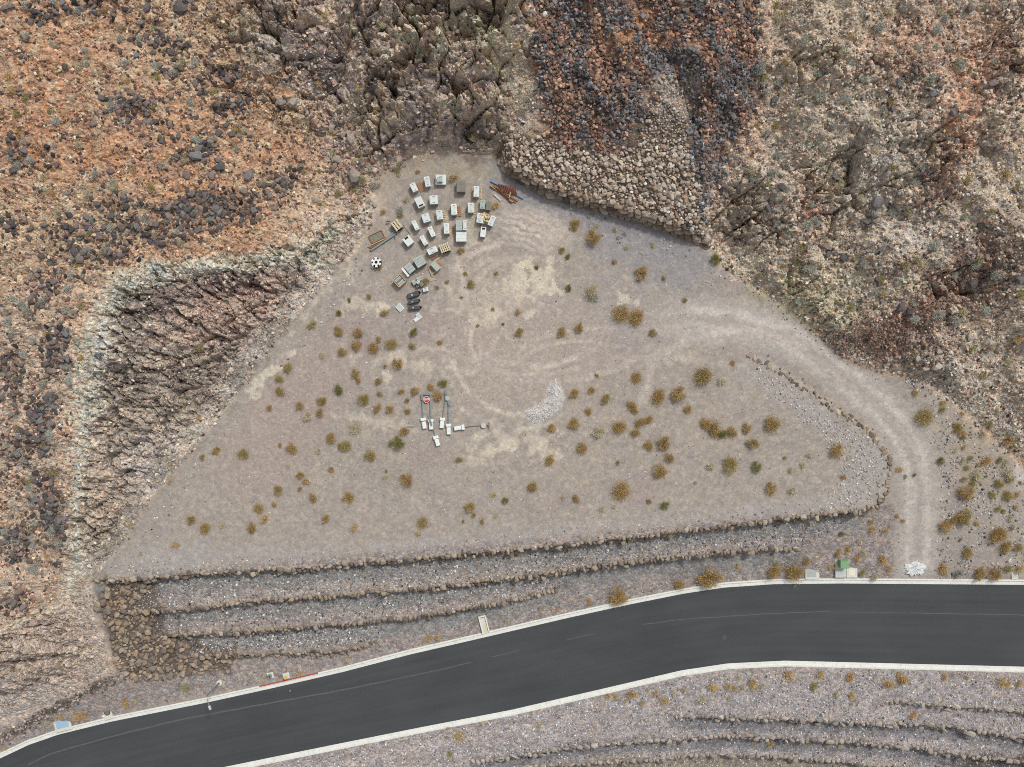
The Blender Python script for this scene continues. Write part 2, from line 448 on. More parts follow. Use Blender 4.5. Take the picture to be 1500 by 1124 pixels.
# terraces
b_t = [(160, 845), (1260, 745), (1310, 735), (1310, 850), (1000, 862), (500, 977), (200, 1040), (0, 1103), (0, 1065), (165, 985)]
lay(pm(b_t, 4, 2), (160, 148, 141))
for (wa, wb, c1) in ((W1, W2, (144, 142, 138)), (W2, W3, (142, 140, 137)), (W3, W4, (144, 143, 140))):
    pts = wa[:16]
    d = [(p[0], p[1] + 5) for p in pts]
    lay(pm([(p[0], p[1]) for p in pts] + [(p[0], p[1] + 26) for p in pts[::-1]], 7, 8), c1, .85)
lay(pm([(p[0], p[1] + 8) for p in W2] + [(p[0], p[1] - 12) for p in W2[::-1]], 5, 5) * 0 + pm([(p[0], p[1]) for p in W2] + [(p[0], p[1] - 14) for p in W2[::-1]], 5, 5), (170, 157, 148), .7)
lay(pm([(p[0], p[1]) for p in W3] + [(p[0], p[1] - 14) for p in W3[::-1]], 5, 5), (168, 154, 146), .7)
lay(pm([(150, 850), (235, 852), (240, 925), (340, 955), (345, 985), (200, 998), (160, 960), (140, 890)], 5, 12), (112, 98, 86), .85)
# east ground
lay(pm([(1310, 560), (1400, 590), (1650, 700), (1650, 850), (1330, 850), (1315, 700)], 10, 10), (166, 155, 146), .8)
lay(pm([(1330, 520), (1400, 590), (1650, 700), (1650, 850), (1360, 850), (1370, 700)], 10, 10) * sstep(-.1, .3, nB), (190, 176, 156), .5)
lay(pm([(1380, 590), (1500, 640), (1650, 690), (1650, 760), (1400, 700)], 14, 20), (172, 156, 136), .7)
lay(em(1390, 820, 50, 35), (156, 145, 138), .6)
lay(em(1505, 690, 22, 30), (215, 208, 200), .6)
lay(lm([(1338, 825), (1342, 770)], 9, 5), (186, 176, 168), .5)
# south ground
so = [(0, 1240), (333, 1128), (750, 1045), (1000, 988), (1150, 974), (1650, 980), (1650, 1300), (0, 1300)]
lay(pm(so, 3, 0), (168, 159, 156))
lay(pm(so, 3, 0) * sstep(-.1, .4, nA), (172, 158, 150), .7)
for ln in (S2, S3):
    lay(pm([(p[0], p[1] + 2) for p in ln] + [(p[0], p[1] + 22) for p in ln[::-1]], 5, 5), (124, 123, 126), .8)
lay(lm([(500, 1122), (640, 1090), (760, 1068), (880, 1048)], 4, 4, 5), (190, 176, 168), .6)
lay(pm([(p[0], p[1] + 2) for p in S4] + [(1650, 1300), (700, 1300)], 6, 6), (150, 136, 116), .8)
lay(em(1460, 1125, 70, 22), (84, 70, 60), .7)
# hills
HP = [tuple(p) for p in TOE] + [(3200, -800), (-900, -800)]
hm = pm(HP, 5, 8)
lay(hm, (172, 146, 120))
lft = hm * (1 - sstep(380, 560, MPX + 40 * nA))
lay(lft * (1 - sstep(330, 480, MPY)), (164, 139, 108), .9)
lay(lft * sstep(-.1, .35, nA), (174, 150, 118), .6)
for (cx, cy, rx, ry, rot) in ((100, 40, 120, 60, 0), (440, 215, 55, 45, 30), (390, 130, 80, 40, 20), (300, 190, 120, 45, 20), (250, 260, 160, 40, 15), (130, 205, 120, 50, 0), (330, 330, 90, 40, 20), (250, 375, 90, 16, 0), (40, 190, 60, 80, 0), (60, 110, 80, 30, 0)):
    lay(em(cx, cy, rx, ry, rot, 1.2, .6), (166, 116, 78), .6)
lay(lft * sstep(.05, .4, nB), (150, 122, 104), .5)
lay(lft * sstep(.1, .45, -nB), (194, 174, 144), .5)
lay(lft * sstep(380, 480, MPY) * (1 - sstep(120, 180, MPX)), (166, 148, 128), .8)
lay(lft * sstep(.0, .3, fbm(MPX / 30, MPY / 18, 4, 305)), (140, 118, 102), .4)
lay(em(120, 450, 40, 50, 0, 1), (202, 170, 140), .7)
lay(em(80, 900, 60, 40), (150, 125, 104), .4)
cf = [(545, 300), (500, 330), (440, 368), (380, 378), (300, 386), (220, 396), (172, 416), (142, 470), (130, 540), (120, 620), (110, 700), (106, 780), (112, 838), (136, 850), (180, 800), (230, 722), (300, 640), (370, 552), (440, 460), (490, 402), (545, 330)]
cfm = pm(cf, 4, 8)
lay(cfm, (148, 136, 120))
lay(cfm * sstep(-.2, .2, nB + .6 * nA), (104, 94, 86), .8)
lay(cfm * lm([(130, 560), (160, 470), (215, 425), (300, 412), (390, 405), (450, 400)], 22, 14, 20), (96, 88, 82), .7)
lay(cfm * sstep(.05, .35, nC), (170, 154, 138), .6)
lay(cfm * em(330, 455, 90, 50, -25, .8, .6), (148, 122, 108), .7)
lay(cfm * em(290, 430, 120, 14, -20, 1, .6), (88, 76, 74), .6)
lay(cfm * em(390, 510, 60, 20, -45, 1, .6), (124, 120, 118), .6)
lay(cfm * em(200, 690, 50, 30, -40, 1, .6), (152, 146, 144), .7)
lay(cfm * em(165, 740, 40, 60, 0, 1, .6), (128, 112, 92), .6)
lay(lm(TOE[8:18], 26, 22, 20) * cfm, (138, 130, 118), .75)
# pale caliche rim along the crest
for (pts, wd, st) in (([(470, 330), (445, 366), (470, 385)], 20, .8), ([(545, 300), (500, 325), (450, 365), (385, 380), (300, 388), (225, 398)], 15, 1.0), ([(225, 398), (172, 418), (145, 475), (130, 540)], 21, 1.0), ([(140, 500), (128, 545), (122, 600), (135, 590)], 24, 1.0),
                      ([(122, 600), (112, 680), (106, 770), (112, 838)], 11, 1.0), ([(112, 838), (85, 886), (40, 910), (0, 930), (-60, 940)], 9, 1.0), ([(112, 838), (135, 800), (150, 790)], 8, .5)):
    lay(lm(pts, wd, 5, 14) * (.25 + .75 * sstep(-.4, .1, nC + .6 * nB)), (208, 194, 172), st * .9)
lay(em(485, 320, 60, 55, 0, 1.2, .5), (192, 172, 152), .5)
# pink lower face
pf = [(-150, 960), (0, 932), (85, 893), (130, 850), (150, 900), (165, 960), (165, 985), (60, 1041), (0, 1066), (-150, 1130)]
lay(pm(pf, 4, 3), (174, 158, 142))
lay(pm(pf, 4, 3) * sstep(-.05, .3, fbm(MPX / 60 + MPY / 120, MPY / 13, 4, 301)), (150, 132, 120), .8)
lay(pm([(0, 990), (90, 1000), (130, 1006), (60, 1041), (0, 1066), (-150, 1130), (-150, 1000)], 8, 8), (172, 160, 150), .6)
lay(lm([(0, 1085), (40, 1062), (90, 1035), (150, 1000)], 5, 4, 5), (84, 72, 64), .7)
# bluff
bl = [(370, 0), (385, 60), (430, 130), (480, 200), (560, 235), (640, 222), (725, 225), (800, 170), (790, 80), (810, -150), (330, -150)]
bm = pm(bl, 10, 20)
lay(bm, (140, 124, 112))
lay(bm * sstep(-.1, .3, nA + .4 * nB), (190, 166, 142), .8)
lay(bm * sstep(-.08, .2, -nB - .3 * nA), (98, 89, 84), .8)
for (cx, cy, rx, ry, rot, cc, st) in ((460, 75, 45, 40, 20, (84, 72, 66), .6), (630, 170, 90, 45, 10, (92, 84, 80), .7), (700, 205, 40, 25, 0, (76, 70, 68), .7), (500, 130, 60, 30, 35, (96, 88, 86), .6), (385, 70, 30, 50, 0, (150, 148, 138), .6), (660, 155, 26, 18, 0, (196, 172, 150), .8),
                                      (650, 50, 110, 30, 0, (200, 176, 150), .5), (740, 150, 30, 60, 20, (186, 166, 140), .6), (540, 170, 40, 30, 0, (172, 158, 128), .5), (520, 220, 60, 40, 0, (168, 152, 136), .6), (760, 90, 40, 50, 0, (176, 164, 134), .5), (440, 170, 50, 30, 20, (176, 160, 132), .5)):
    lay(em(cx, cy, rx, ry, rot, 1.3, .6), cc, st)
# scree at top right
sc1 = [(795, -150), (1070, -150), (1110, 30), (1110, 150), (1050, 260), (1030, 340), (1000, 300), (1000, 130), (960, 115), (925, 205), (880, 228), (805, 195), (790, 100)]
lay(pm(sc1, 22, 40), (108, 88, 76))  # brown soil, darkened in colour for the shade between packed stones
lay(pm(sc1, 16, 30) * sstep(-.05, .3, nA + .5 * nB), (128, 92, 70), .8)
lay(em(920, 45, 60, 45, 0, 1.2, .6), (190, 138, 98), .75)
lay(em(1020, 60, 50, 60, 0, 1.2, .6), (160, 114, 84), .6)
lay(em(890, 20, 30, 18, 0, 1.2, .6), (200, 180, 156), .5)
lay(em(1060, 170, 40, 60, 20, 1, .5), (78, 68, 64), .7)
lay(em(870, 140, 60, 60, 0, 1, .5), (80, 66, 60), .6)
es = [(726, 229), (745, 256), (800, 286), (870, 306), (940, 326), (1000, 346), (1036, 362), (1034, 300), (1020, 250), (1010, 120), (965, 112), (940, 170), (890, 222), (800, 200), (735, 195)]
lay(pm(es, 5, 8), (122, 106, 92))
lay(em(985, 130, 40, 35, -40, .8, .5), (172, 160, 150), .8)
lay(em(1000, 290, 40, 10, 20, .8, .5), (178, 166, 158), .6)
# right hill
rh = pm([(1060, 390), (1030, 350), (1045, 260), (1110, 150), (1110, 20), (1075, -150), (3000, -150), (3000, 900), (1500, 660), (1400, 600), (1350, 562), (1290, 546), (1230, 522), (1185, 482), (1130, 437)], 6, 14)
lay(rh, (166, 151, 132))
lay(rh * sstep(.0, .35, nB), (186, 169, 144), .7)
lay(rh * sstep(.02, .3, -nB), (130, 120, 104), .7)
lay(rh * sstep(.1, .4, nA), (168, 150, 136), .5)
lay(rh * sstep(.05, .35, nC) * sstep(-.1, .3, nA), (162, 156, 136), .5)
for (cx, cy, rx, ry, rot, cc, st) in ((1340, 60, 90, 40, 10, (164, 116, 88), .6), (1410, 160, 26, 90, 15, (180, 130, 98), .75), (1460, 60, 60, 60, 0, (170, 134, 108), .55), (1100, 40, 40, 60, 0, (178, 138, 108), .55), (1090, 180, 40, 60, 10, (176, 134, 108), .5),
                                      (1375, 260, 26, 50, 40, (132, 100, 82), .6), (1330, 455, 70, 26, -25, (142, 104, 82), .7), (1290, 500, 100, 36, 10, (92, 80, 70), .85), (1190, 300, 20, 40, 0, (168, 110, 88), .6), (1440, 390, 60, 70, -40, (126, 104, 90), .6),
                                      (1480, 190, 30, 40, 0, (196, 158, 130), .7), (1210, 250, 26, 50, 0, (196, 178, 152), .7), (1180, 410, 90, 50, 0, (178, 166, 140), .6), (1200, 440, 60, 30, 20, (140, 132, 100), .5), (1330, 340, 60, 30, 0, (168, 160, 150), .5),
                                      (1260, 250, 40, 50, 0, (128, 124, 120), .6), (1320, 220, 50, 40, 0, (128, 124, 116), .6), (1400, 430, 110, 30, -38, (104, 84, 70), .65), (1470, 350, 50, 34, -50, (96, 84, 76), .7), (1320, 480, 60, 30, -20, (112, 82, 68), .6), (1180, 450, 50, 20, 35, (126, 122, 92), .55), (1260, 420, 60, 30, 0, (150, 146, 124), .5), (1120, 300, 40, 50, 0, (124, 116, 106), .7), (1080, 330, 26, 36, 0, (88, 74, 64), .7), (1440, 540, 80, 30, 20, (166, 154, 138), .6), (1250, 20, 60, 40, 0, (186, 166, 140), .6)):
    lay(em(cx, cy, rx, ry, rot, 1.5, .7) , cc, st)
keep = (1 - sstep(-9, -1, sdist(MPX, MPY, HP))) * sstep(880, 1080, MPX)
lay(lm(T0, 32, 12) * keep, (182, 172, 162), .95)
for off, st, sd_ in ((-15, .8, 1), (-10, .5, 2), (10, .5, 3), (13, .8, 4), (1, .25, 5)):
    q = []
    for i, (a, b) in enumerate(T0):
        a2, b2 = T0[min(i + 1, len(T0) - 1)]; a1, b1 = T0[max(i - 1, 0)]
        tx, ty = a2 - a1, b2 - b1; L = math.hypot(tx, ty)
        o_ = off + 3.5 * math.sin(i * 1.7 + sd_ * 2.1)
        q.append((a - ty / L * o_, b + tx / L * o_))
    lay(lm(q, 2.6, 2.2, 9) * keep * (.45 + .55 * sstep(-.3, .1, nB + .5 * nC)), (206, 196, 185), st)
lay(lm(T0, 3.5, 3, 5) * keep, (168, 154, 146), .5)
lay(lm([(1000, 500), (1060, 484), (1120, 486), (1180, 510)], 5, 4) * keep, (200, 188, 176), .6)
lay(lm([(1020, 452), (1080, 460), (1130, 476)], 4, 4) * keep, (208, 196, 184), .6)
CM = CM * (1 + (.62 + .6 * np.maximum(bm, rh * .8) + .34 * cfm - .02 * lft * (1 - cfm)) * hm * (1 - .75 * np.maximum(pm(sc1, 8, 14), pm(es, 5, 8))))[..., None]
ROCKY = np.clip(np.maximum(bm, cfm * .9) + .35 * rh, 0, 1)
CM = np.clip(CM, 0.01, 0.8); _mx = CM.max(-1, keepdims=True); CM = CM * np.where((_mx > .45) & (hm[..., None] > .3), (.45 + .6 * (_mx - .45)) / _mx, 1)
# coarse grit (0..1) drives how strongly the material breaks up into stones
GR[:] = 0.36
GR = np.maximum(GR, 0.9 * hm)
GR = np.maximum(GR, 0.85 * np.maximum(pm(so, 3, 0), pm(b_t, 4, 2)))
GR = np.where(lm(T0, 30, 14) * keep > .5, .35, GR)

def mapval(A, px, py):
    fx_ = np.clip((px - MX0) / MAPS, 0, len(mpx) - 1.001); fy_ = np.clip((py - MY0) / MAPS, 0, len(mpy) - 1.001)
    i = fx_.astype(int); j = fy_.astype(int); tx = fx_ - i; ty = fy_ - j
    if A.ndim == 3:
        tx = tx[..., None]; ty = ty[..., None]
    return (A[j, i] * (1 - tx) + A[j, i + 1] * tx) * (1 - ty) + (A[j + 1, i] * (1 - tx) + A[j + 1, i + 1] * tx) * ty

# ------------------------------------------------------------------ materials
def new_mat(name):
    m = bpy.data.materials.new(name)
    m.use_nodes = True
    n = m.node_tree.nodes; l = m.node_tree.links
    b = n['Principled BSDF']
    b.inputs['Roughness'].default_value = 0.9
    b.inputs['Specular IOR Level'].default_value = 0.25
    return m, n, l, b

def simple(name, col, rough=0.75, var=0.14, scale=3.0, bump=0.0, metallic=0.0, spec=0.3, objvar=0.0, grime=None):
    m, n, l, b = new_mat(name)
    c = alb(col)
    tc = n.new('ShaderNodeTexCoord')
    nz = n.new('ShaderNodeTexNoise'); nz.inputs['Scale'].default_value = scale; nz.inputs['Detail'].default_value = 6
    l.new(tc.outputs['Object'], nz.inputs['Vector'])
    mx = n.new('ShaderNodeMix'); mx.data_type = 'RGBA'
    mx.inputs[6].default_value = [v * (1 - var * 1.6) for v in c] + [1]
    mx.inputs[7].default_value = [min(.85, v * (1 + var)) for v in c] + [1]
    l.new(nz.outputs[0], mx.inputs[0])
    out = mx.outputs[2]
    if grime:
        n2 = n.new('ShaderNodeTexNoise'); n2.inputs['Scale'].default_value = scale * 2.3; n2.inputs['Detail'].default_value = 8; n2.inputs['Roughness'].default_value = .7
        l.new(tc.outputs['Object'], n2.inputs['Vector'])
        rp = n.new('ShaderNodeValToRGB'); rp.color_ramp.elements[0].position = .52; rp.color_ramp.elements[1].position = .72
        l.new(n2.outputs[0], rp.inputs[0])
        m2 = n.new('ShaderNodeMix'); m2.data_type = 'RGBA'
        m2.inputs[7].default_value = alb(grime) + [1]
        l.new(rp.outputs[0], m2.inputs[0]); l.new(out, m2.inputs[6]); out = m2.outputs[2]
    if objvar:
        oi = n.new('ShaderNodeObjectInfo')
        mr = n.new('ShaderNodeMapRange'); mr.inputs[3].default_value = 1 - objvar; mr.inputs[4].default_value = 1 + objvar
        l.new(oi.outputs['Random'], mr.inputs[0])
        m3 = n.new('ShaderNodeMix'); m3.data_type = 'RGBA'; m3.blend_type = 'MULTIPLY'; m3.inputs[0].default_value = 1
        l.new(out, m3.inputs[6]); l.new(mr.outputs[0], m3.inputs[7]); out = m3.outputs[2]
    l.new(out, b.inputs['Base Color'])
    b.inputs['Roughness'].default_value = rough
    b.inputs['Metallic'].default_value = metallic
    b.inputs['Specular IOR Level'].default_value = spec
    if bump:
        bp = n.new('ShaderNodeBump'); bp.inputs['Strength'].default_value = bump; bp.inputs['Distance'].default_value = 0.05
        l.new(nz.outputs[0], bp.inputs['Height']); l.new(bp.outputs[0], b.inputs['Normal'])
    return m

def ground_material(name, bump_d=0.10):
    m, n, l, b = new_mat(name)
    at = n.new('ShaderNodeAttribute'); at.attribute_name = 'mineral'
    gr = n.new('ShaderNodeAttribute'); gr.attribute_name = 'grit'
    tc = n.new('ShaderNodeTexCoord')
    def vor(scale, feat='F1'):
        v = n.new('ShaderNodeTexVoronoi'); v.inputs['Scale'].default_value = scale; v.feature = feat
        l.new(tc.outputs['Object'], v.inputs['Vector']); return v
    v1 = vor(5.2); v2 = vor(2.6); v3 = vor(10.5)
    nz = n.new('ShaderNodeTexNoise'); nz.inputs['Scale'].default_value = 1.3; nz.inputs['Detail'].default_value = 9; nz.inputs['Roughness'].default_value = .68
    l.new(tc.outputs['Object'], nz.inputs['Vector'])
    def sep(v):
        s = n.new('ShaderNodeSeparateColor'); l.new(v.outputs['Color'], s.inputs[0]); return s
    s1, s2, s3 = sep(v1), sep(v2), sep(v3)
    def math_(op, a, b_):
        k = n.new('ShaderNodeMath'); k.operation = op
        for i, v in enumerate((a, b_)):
            if isinstance(v, (int, float)): k.inputs[i].default_value = v
            else: l.new(v, k.inputs[i])
        return k.outputs[0]
    # brightness of single stones: skewed so that some are pale and most are middling
    a = math_('POWER', s1.outputs[0], 2.2)
    a2 = math_('POWER', s2.outputs[0], 2.5)
    a3 = math_('POWER', s3.outputs[0], 2.0)
    tot = math_('ADD', math_('MULTIPLY', a, .62), math_('ADD', math_('MULTIPLY', a2, .52), math_('MULTIPLY', a3, .36)))     # mean about .47
    tot = math_('SUBTRACT', tot, .48)
    tot = math_('ADD', tot, math_('MULTIPLY', math_('SUBTRACT', nz.outputs[0], .5), 1.0))
    amp = math_('MULTIPLY', gr.outputs['Fac'], 0.95)
    val = math_('ADD', math_('MULTIPLY', tot, amp), 1.0)
    mx = n.new('ShaderNodeMix'); mx.data_type = 'RGBA'; mx.blend_type = 'MULTIPLY'; mx.inputs[0].default_value = 1
    l.new(at.outputs['Color'], mx.inputs[6]); l.new(val, mx.inputs[7])
    # hue of single stones: some bluish grey, some rusty
    rp = n.new('ShaderNodeValToRGB'); rp.color_ramp.interpolation = 'CONSTANT'
    e = rp.color_ramp.elements
    e[0].position = 0; e[0].color = (1, 1, 1, 1); e[1].position = .35; e[1].color = (.86, .96, 1.1, 1)
    x = e.new(.6); x.color = (1.1, .95, .82, 1); x = e.new(.8); x.color = (1.06, 1.0, .86, 1); x = e.new(.92); x.color = (.8, .84, .9, 1)
    l.new(s1.outputs[1], rp.inputs[0])
    m2 = n.new('ShaderNodeMix'); m2.data_type = 'RGBA'; m2.blend_type = 'MULTIPLY'
    l.new(math_('MULTIPLY', gr.outputs['Fac'], .9), m2.inputs[0]); l.new(mx.outputs[2], m2.inputs[6]); l.new(rp.outputs[0], m2.inputs[7])
    l.new(m2.outputs[2], b.inputs['Base Color'])
    b.inputs['Roughness'].default_value = .95
    b.inputs['Specular IOR Level'].default_value = .12
    hgt = math_('ADD', math_('MULTIPLY', v1.outputs['Distance'], -1.0), math_('ADD', math_('MULTIPLY', v2.outputs['Distance'], -.8), math_('MULTIPLY', nz.outputs[0], 1.6)))
    bp = n.new('ShaderNodeBump'); bp.inputs['Distance'].default_value = bump_d
    l.new(math_('MULTIPLY', gr.outputs['Fac'], .9), bp.inputs['Strength'])
    l.new(hgt, bp.inputs['Height']); l.new(bp.outputs[0], b.inputs['Normal'])
    return m

def rock_material(name, attr=True, cols=None, var=.35, gain=1.0):
    m, n, l, b = new_mat(name)
    tc = n.new('ShaderNodeTexCoord')
    nz = n.new('ShaderNodeTexNoise'); nz.inputs['Scale'].default_value = 4.0; nz.inputs['Detail'].default_value = 7; nz.inputs['Roughness'].default_value = .7
    mr = n.new('ShaderNodeMapRange'); mr.inputs[1].default_value = .25; mr.inputs[2].default_value = .75; mr.inputs[3].default_value = 1 - var; mr.inputs[4].default_value = 1 + var
    l.new(nz.outputs[0], mr.inputs[0])
    mx = n.new('ShaderNodeMix'); mx.data_type = 'RGBA'; mx.blend_type = 'MULTIPLY'; mx.inputs[0].default_value = 1
    if attr:
        at = n.new('ShaderNodeAttribute'); at.attribute_name = 'tint'
        l.new(at.outputs['Color'], mx.inputs[6])
        l.new(tc.outputs['Object'], nz.inputs['Vector'])
    else:
        oi = n.new('ShaderNodeObjectInfo')
        rp = n.new('ShaderNodeValToRGB'); e = rp.color_ramp.elements
        for i, c in enumerate(cols):
            pos = i / max(1, len(cols) - 1)
            x = e[0] if i == 0 else (e[-1] if i == len(cols) - 1 else e.new(pos))
            x.position = pos; x.color = [v * gain for v in alb(c)] + [1]
        l.new(oi.outputs['Random'], rp.inputs[0]); l.new(rp.outputs[0], mx.inputs[6])
        va = n.new('ShaderNodeVectorMath'); va.operation = 'ADD'
        l.new(tc.outputs['Object'], va.inputs[0]); l.new(oi.outputs['Location'], va.inputs[1]); l.new(va.outputs[0], nz.inputs['Vector'])
    l.new(mr.outputs[0], mx.inputs[7])
    l.new(mx.outputs[2], b.inputs['Base Color'])
    b.inputs['Roughness'].default_value = .92; b.inputs['Specular IOR Level'].default_value = .15
    bp = n.new('ShaderNodeBump'); bp.inputs['Strength'].default_value = .5; bp.inputs['Distance'].default_value = .05
    l.new(nz.outputs[0], bp.inputs['Height']); l.new(bp.outputs[0], b.inputs['Normal'])
    return m

M_GROUND = ground_material('gravel_and_soil', .07)
M_HILL = ground_material('weathered_hillside', .12)
M_ROCK = rock_material('loose_rock')
M_BASALT = rock_material('basalt', False, [(82, 78, 80), (112, 104, 100), (94, 88, 86), (134, 116, 104), (104, 108, 116)], gain=1.2)
M_TAN = rock_material('tan_wall_stone', False, [(150, 134, 112), (182, 164, 140), (160, 144, 122), (192, 176, 154), (108, 98, 88), (172, 152, 130), (96, 88, 82)], gain=.98)
M_GREYSTONE = rock_material('grey_wall_stone', False, [(140, 130, 120), (166, 152, 138), (150, 138, 126), (180, 168, 154), (120, 112, 106)], gain=1.15)
M_BROWN = rock_material('brown_riprap_stone', False, [(140, 118, 96), (168, 144, 116), (124, 108, 92), (172, 154, 132), (130, 118, 108), (98, 88, 80)], gain=1.08)
M_PALE = rock_material('pale_embankment_stone', False, [(160, 144, 128), (182, 166, 148), (142, 128, 114), (190, 178, 162), (160, 134, 110), (128, 112, 98)], gain=1.3)

# ------------------------------------------------------------------ object helpers
def link(name, me, mats=None, parent=None, **props):
    o = bpy.data.objects.new(name, me)
    COL.objects.link(o)
    if parent is not None: o.parent = parent
    for k, v in props.items():
        if v is not None: o[k] = v
    if mats is not None:
        for mm in (mats if isinstance(mats, (list, tuple)) else [mats]): me.materials.append(mm)
    return o

def thing(name, label, cat, loc=(0, 0, 0), rotz=0.0, group=None):
    o = bpy.data.objects.new(name, None)
    COL.objects.link(o)
    o.empty_display_size = 0.2
    o.location = loc; o.rotation_euler = (0, 0, rotz)
    o['label'] = label; o['category'] = cat
    if group: o['group'] = group
    return o

def np_mesh(name, V, F, attrs=None, smooth=False):
    """F: (n,k) int array"""
    me = bpy.data.meshes.new(name)
    n, k = F.shape
    me.vertices.add(len(V)); me.vertices.foreach_set('co', np.ascontiguousarray(V, np.float32).ravel())
    me.loops.add(n * k); me.loops.foreach_set('vertex_index', np.ascontiguousarray(F, np.int32).ravel())
    me.polygons.add(n); me.polygons.foreach_set('loop_start', np.arange(0, n * k, k, dtype=np.int32))
    me.polygons.foreach_set('use_smooth', np.full(n, smooth, bool))
    for an, (typ, data) in (attrs or {}).items():
        a = me.attributes.new(an, typ, 'POINT')
        a.data.foreach_set('color' if typ == 'FLOAT_COLOR' else 'value', np.ascontiguousarray(data, np.float32).ravel())
    me.update(calc_edges=True)
    return me

class MB:
    """collects boxes, bars, lathes and prisms into one mesh"""
    def __init__(s): s.v = []; s.f = []
    def add(s, vs, fs):
        o = len(s.v); s.v += [tuple(v) for v in vs]; s.f += [[i + o for i in f] for f in fs]; return s
    def box(s, c, d, rot=0.0, bev=0.0):
        x, y, z = c; a, b, h = d[0] / 2, d[1] / 2, d[2] / 2
        cs, sn = math.cos(rot), math.sin(rot)
        if bev:
            P = []
            for (k, zz) in ((1 - bev / max(a, 1e-6) * 0, -h), (1, h - bev), (0, h)):
                aa, bb = (a, b) if k else (a - bev, b - bev)
                for (sx, sy) in ((-1, -1), (1, -1), (1, 1), (-1, 1)): P.append((sx * aa, sy * bb, zz))
            F = [[3, 2, 1, 0]]
            for r in (0, 4):
                for i in range(4): F.append([r + i, r + (i + 1) % 4, r + 4 + (i + 1) % 4, r + 4 + i])
            F.append([8, 9, 10, 11])
        else:
            P = [(sx * a, sy * b, sz * h) for sz in (-1, 1) for (sx, sy) in ((-1, -1), (1, -1), (1, 1), (-1, 1))]
            F = [[3, 2, 1, 0], [4, 5, 6, 7]] + [[i, (i + 1) % 4, 4 + (i + 1) % 4, 4 + i] for i in range(4)]
        return s.add([(x + p[0] * cs - p[1] * sn, y + p[0] * sn + p[1] * cs, z + p[2]) for p in P], F)
    def bar(s, p, q, wd, ht):
        p = Vector(p); q = Vector(q); d = (q - p); L = d.length; d.normalize()
        up = Vector((0, 0, 1)) if abs(d.z) < .95 else Vector((1, 0, 0))
        sd = d.cross(up).normalized(); up = sd.cross(d).normalized()
        P = []
        for e in (p, q):
            for (a, b) in ((-1, -1), (1, -1), (1, 1), (-1, 1)): P.append(e + sd * a * wd / 2 + up * b * ht / 2)
        return s.add(P, [[0, 1, 2, 3], [7, 6, 5, 4]] + [[i, i + 4, (i + 1) % 4 + 4, (i + 1) % 4] for i in range(4)])
    def tube(s, pts, r, n=8):
        pts = [Vector(p) for p in pts]; rs = r if isinstance(r, (list, tuple)) else [r] * len(pts)
        rings = []
        for i, p in enumerate(pts):
            d = (pts[min(i + 1, len(pts) - 1)] - pts[max(i - 1, 0)]).normalized()
            up = Vector((0, 0, 1)) if abs(d.z) < .9 else Vector((1, 0, 0))
            a = d.cross(up).normalized(); b = a.cross(d).normalized()
            rings.append([p + (a * math.cos(2 * math.pi * k / n) + b * math.sin(2 * math.pi * k / n)) * rs[i] for k in range(n)])
        V = [v for rg in rings for v in rg]; F = []
        for i in range(len(pts) - 1):
            for k in range(n): F.append([i * n + k, i * n + (k + 1) % n, (i + 1) * n + (k + 1) % n, (i + 1) * n + k])
        F.append(list(range(n))[::-1]); F.append([(len(pts) - 1) * n + k for k in range(n)])
        return s.add(V, F)
    def prism(s, poly, z0, z1):
        n = len(poly)
        V = [(p[0], p[1], z0) for p in poly] + [(p[0], p[1], z1) for p in poly]
        return s.add(V, [list(range(n))[::-1], list(range(n, 2 * n))] + [[i, (i + 1) % n, n + (i + 1) % n, n + i] for i in range(n)])
    def lathe(s, prof, n=20, c=(0, 0, 0)):
        V = []; F = []
        for (r, z) in prof:
            for k in range(n): V.append((c[0] + r * math.cos(2 * math.pi * k / n), c[1] + r * math.sin(2 * math.pi * k / n), c[2] + z))
        for i in range(len(prof) - 1):
            for k in range(n): F.append([i * n + k, i * n + (k + 1) % n, (i + 1) * n + (k + 1) % n, (i + 1) * n + k])
        F.append([k for k in range(n)][::-1]); F.append([(len(prof) - 1) * n + k for k in range(n)])
        return s.add(V, F)
    def mesh(s, name, mat):
        me = bpy.data.meshes.new(name); me.from_pydata(s.v, [], s.f); me.materials.append(mat)
        bm = bmesh.new(); bm.from_mesh(me); bmesh.ops.recalc_face_normals(bm, faces=bm.faces); bm.to_mesh(me); bm.free()
        me.update(); return me
    def build(s, name, mat, parent=None, **props):
        return link(name, s.mesh(name, mat), None, parent, **props)

# ------------------------------------------------------------------ ground and hillside
HM = inside(GXX, GYY, HILL_POLY)
PXg, PYg = PX(GXX, GYY, ZZ)
jit = 2.0
PXj = PXg + jit * noise(GXX * 1.7, GYY * 1.7, 401) + 2 * noise(GXX * .5, GYY * .5, 403); PYj = PYg + jit * noise(GXX * 1.7, GYY * 1.7, 407) + 2 * noise(GXX * .5, GYY * .5, 409)
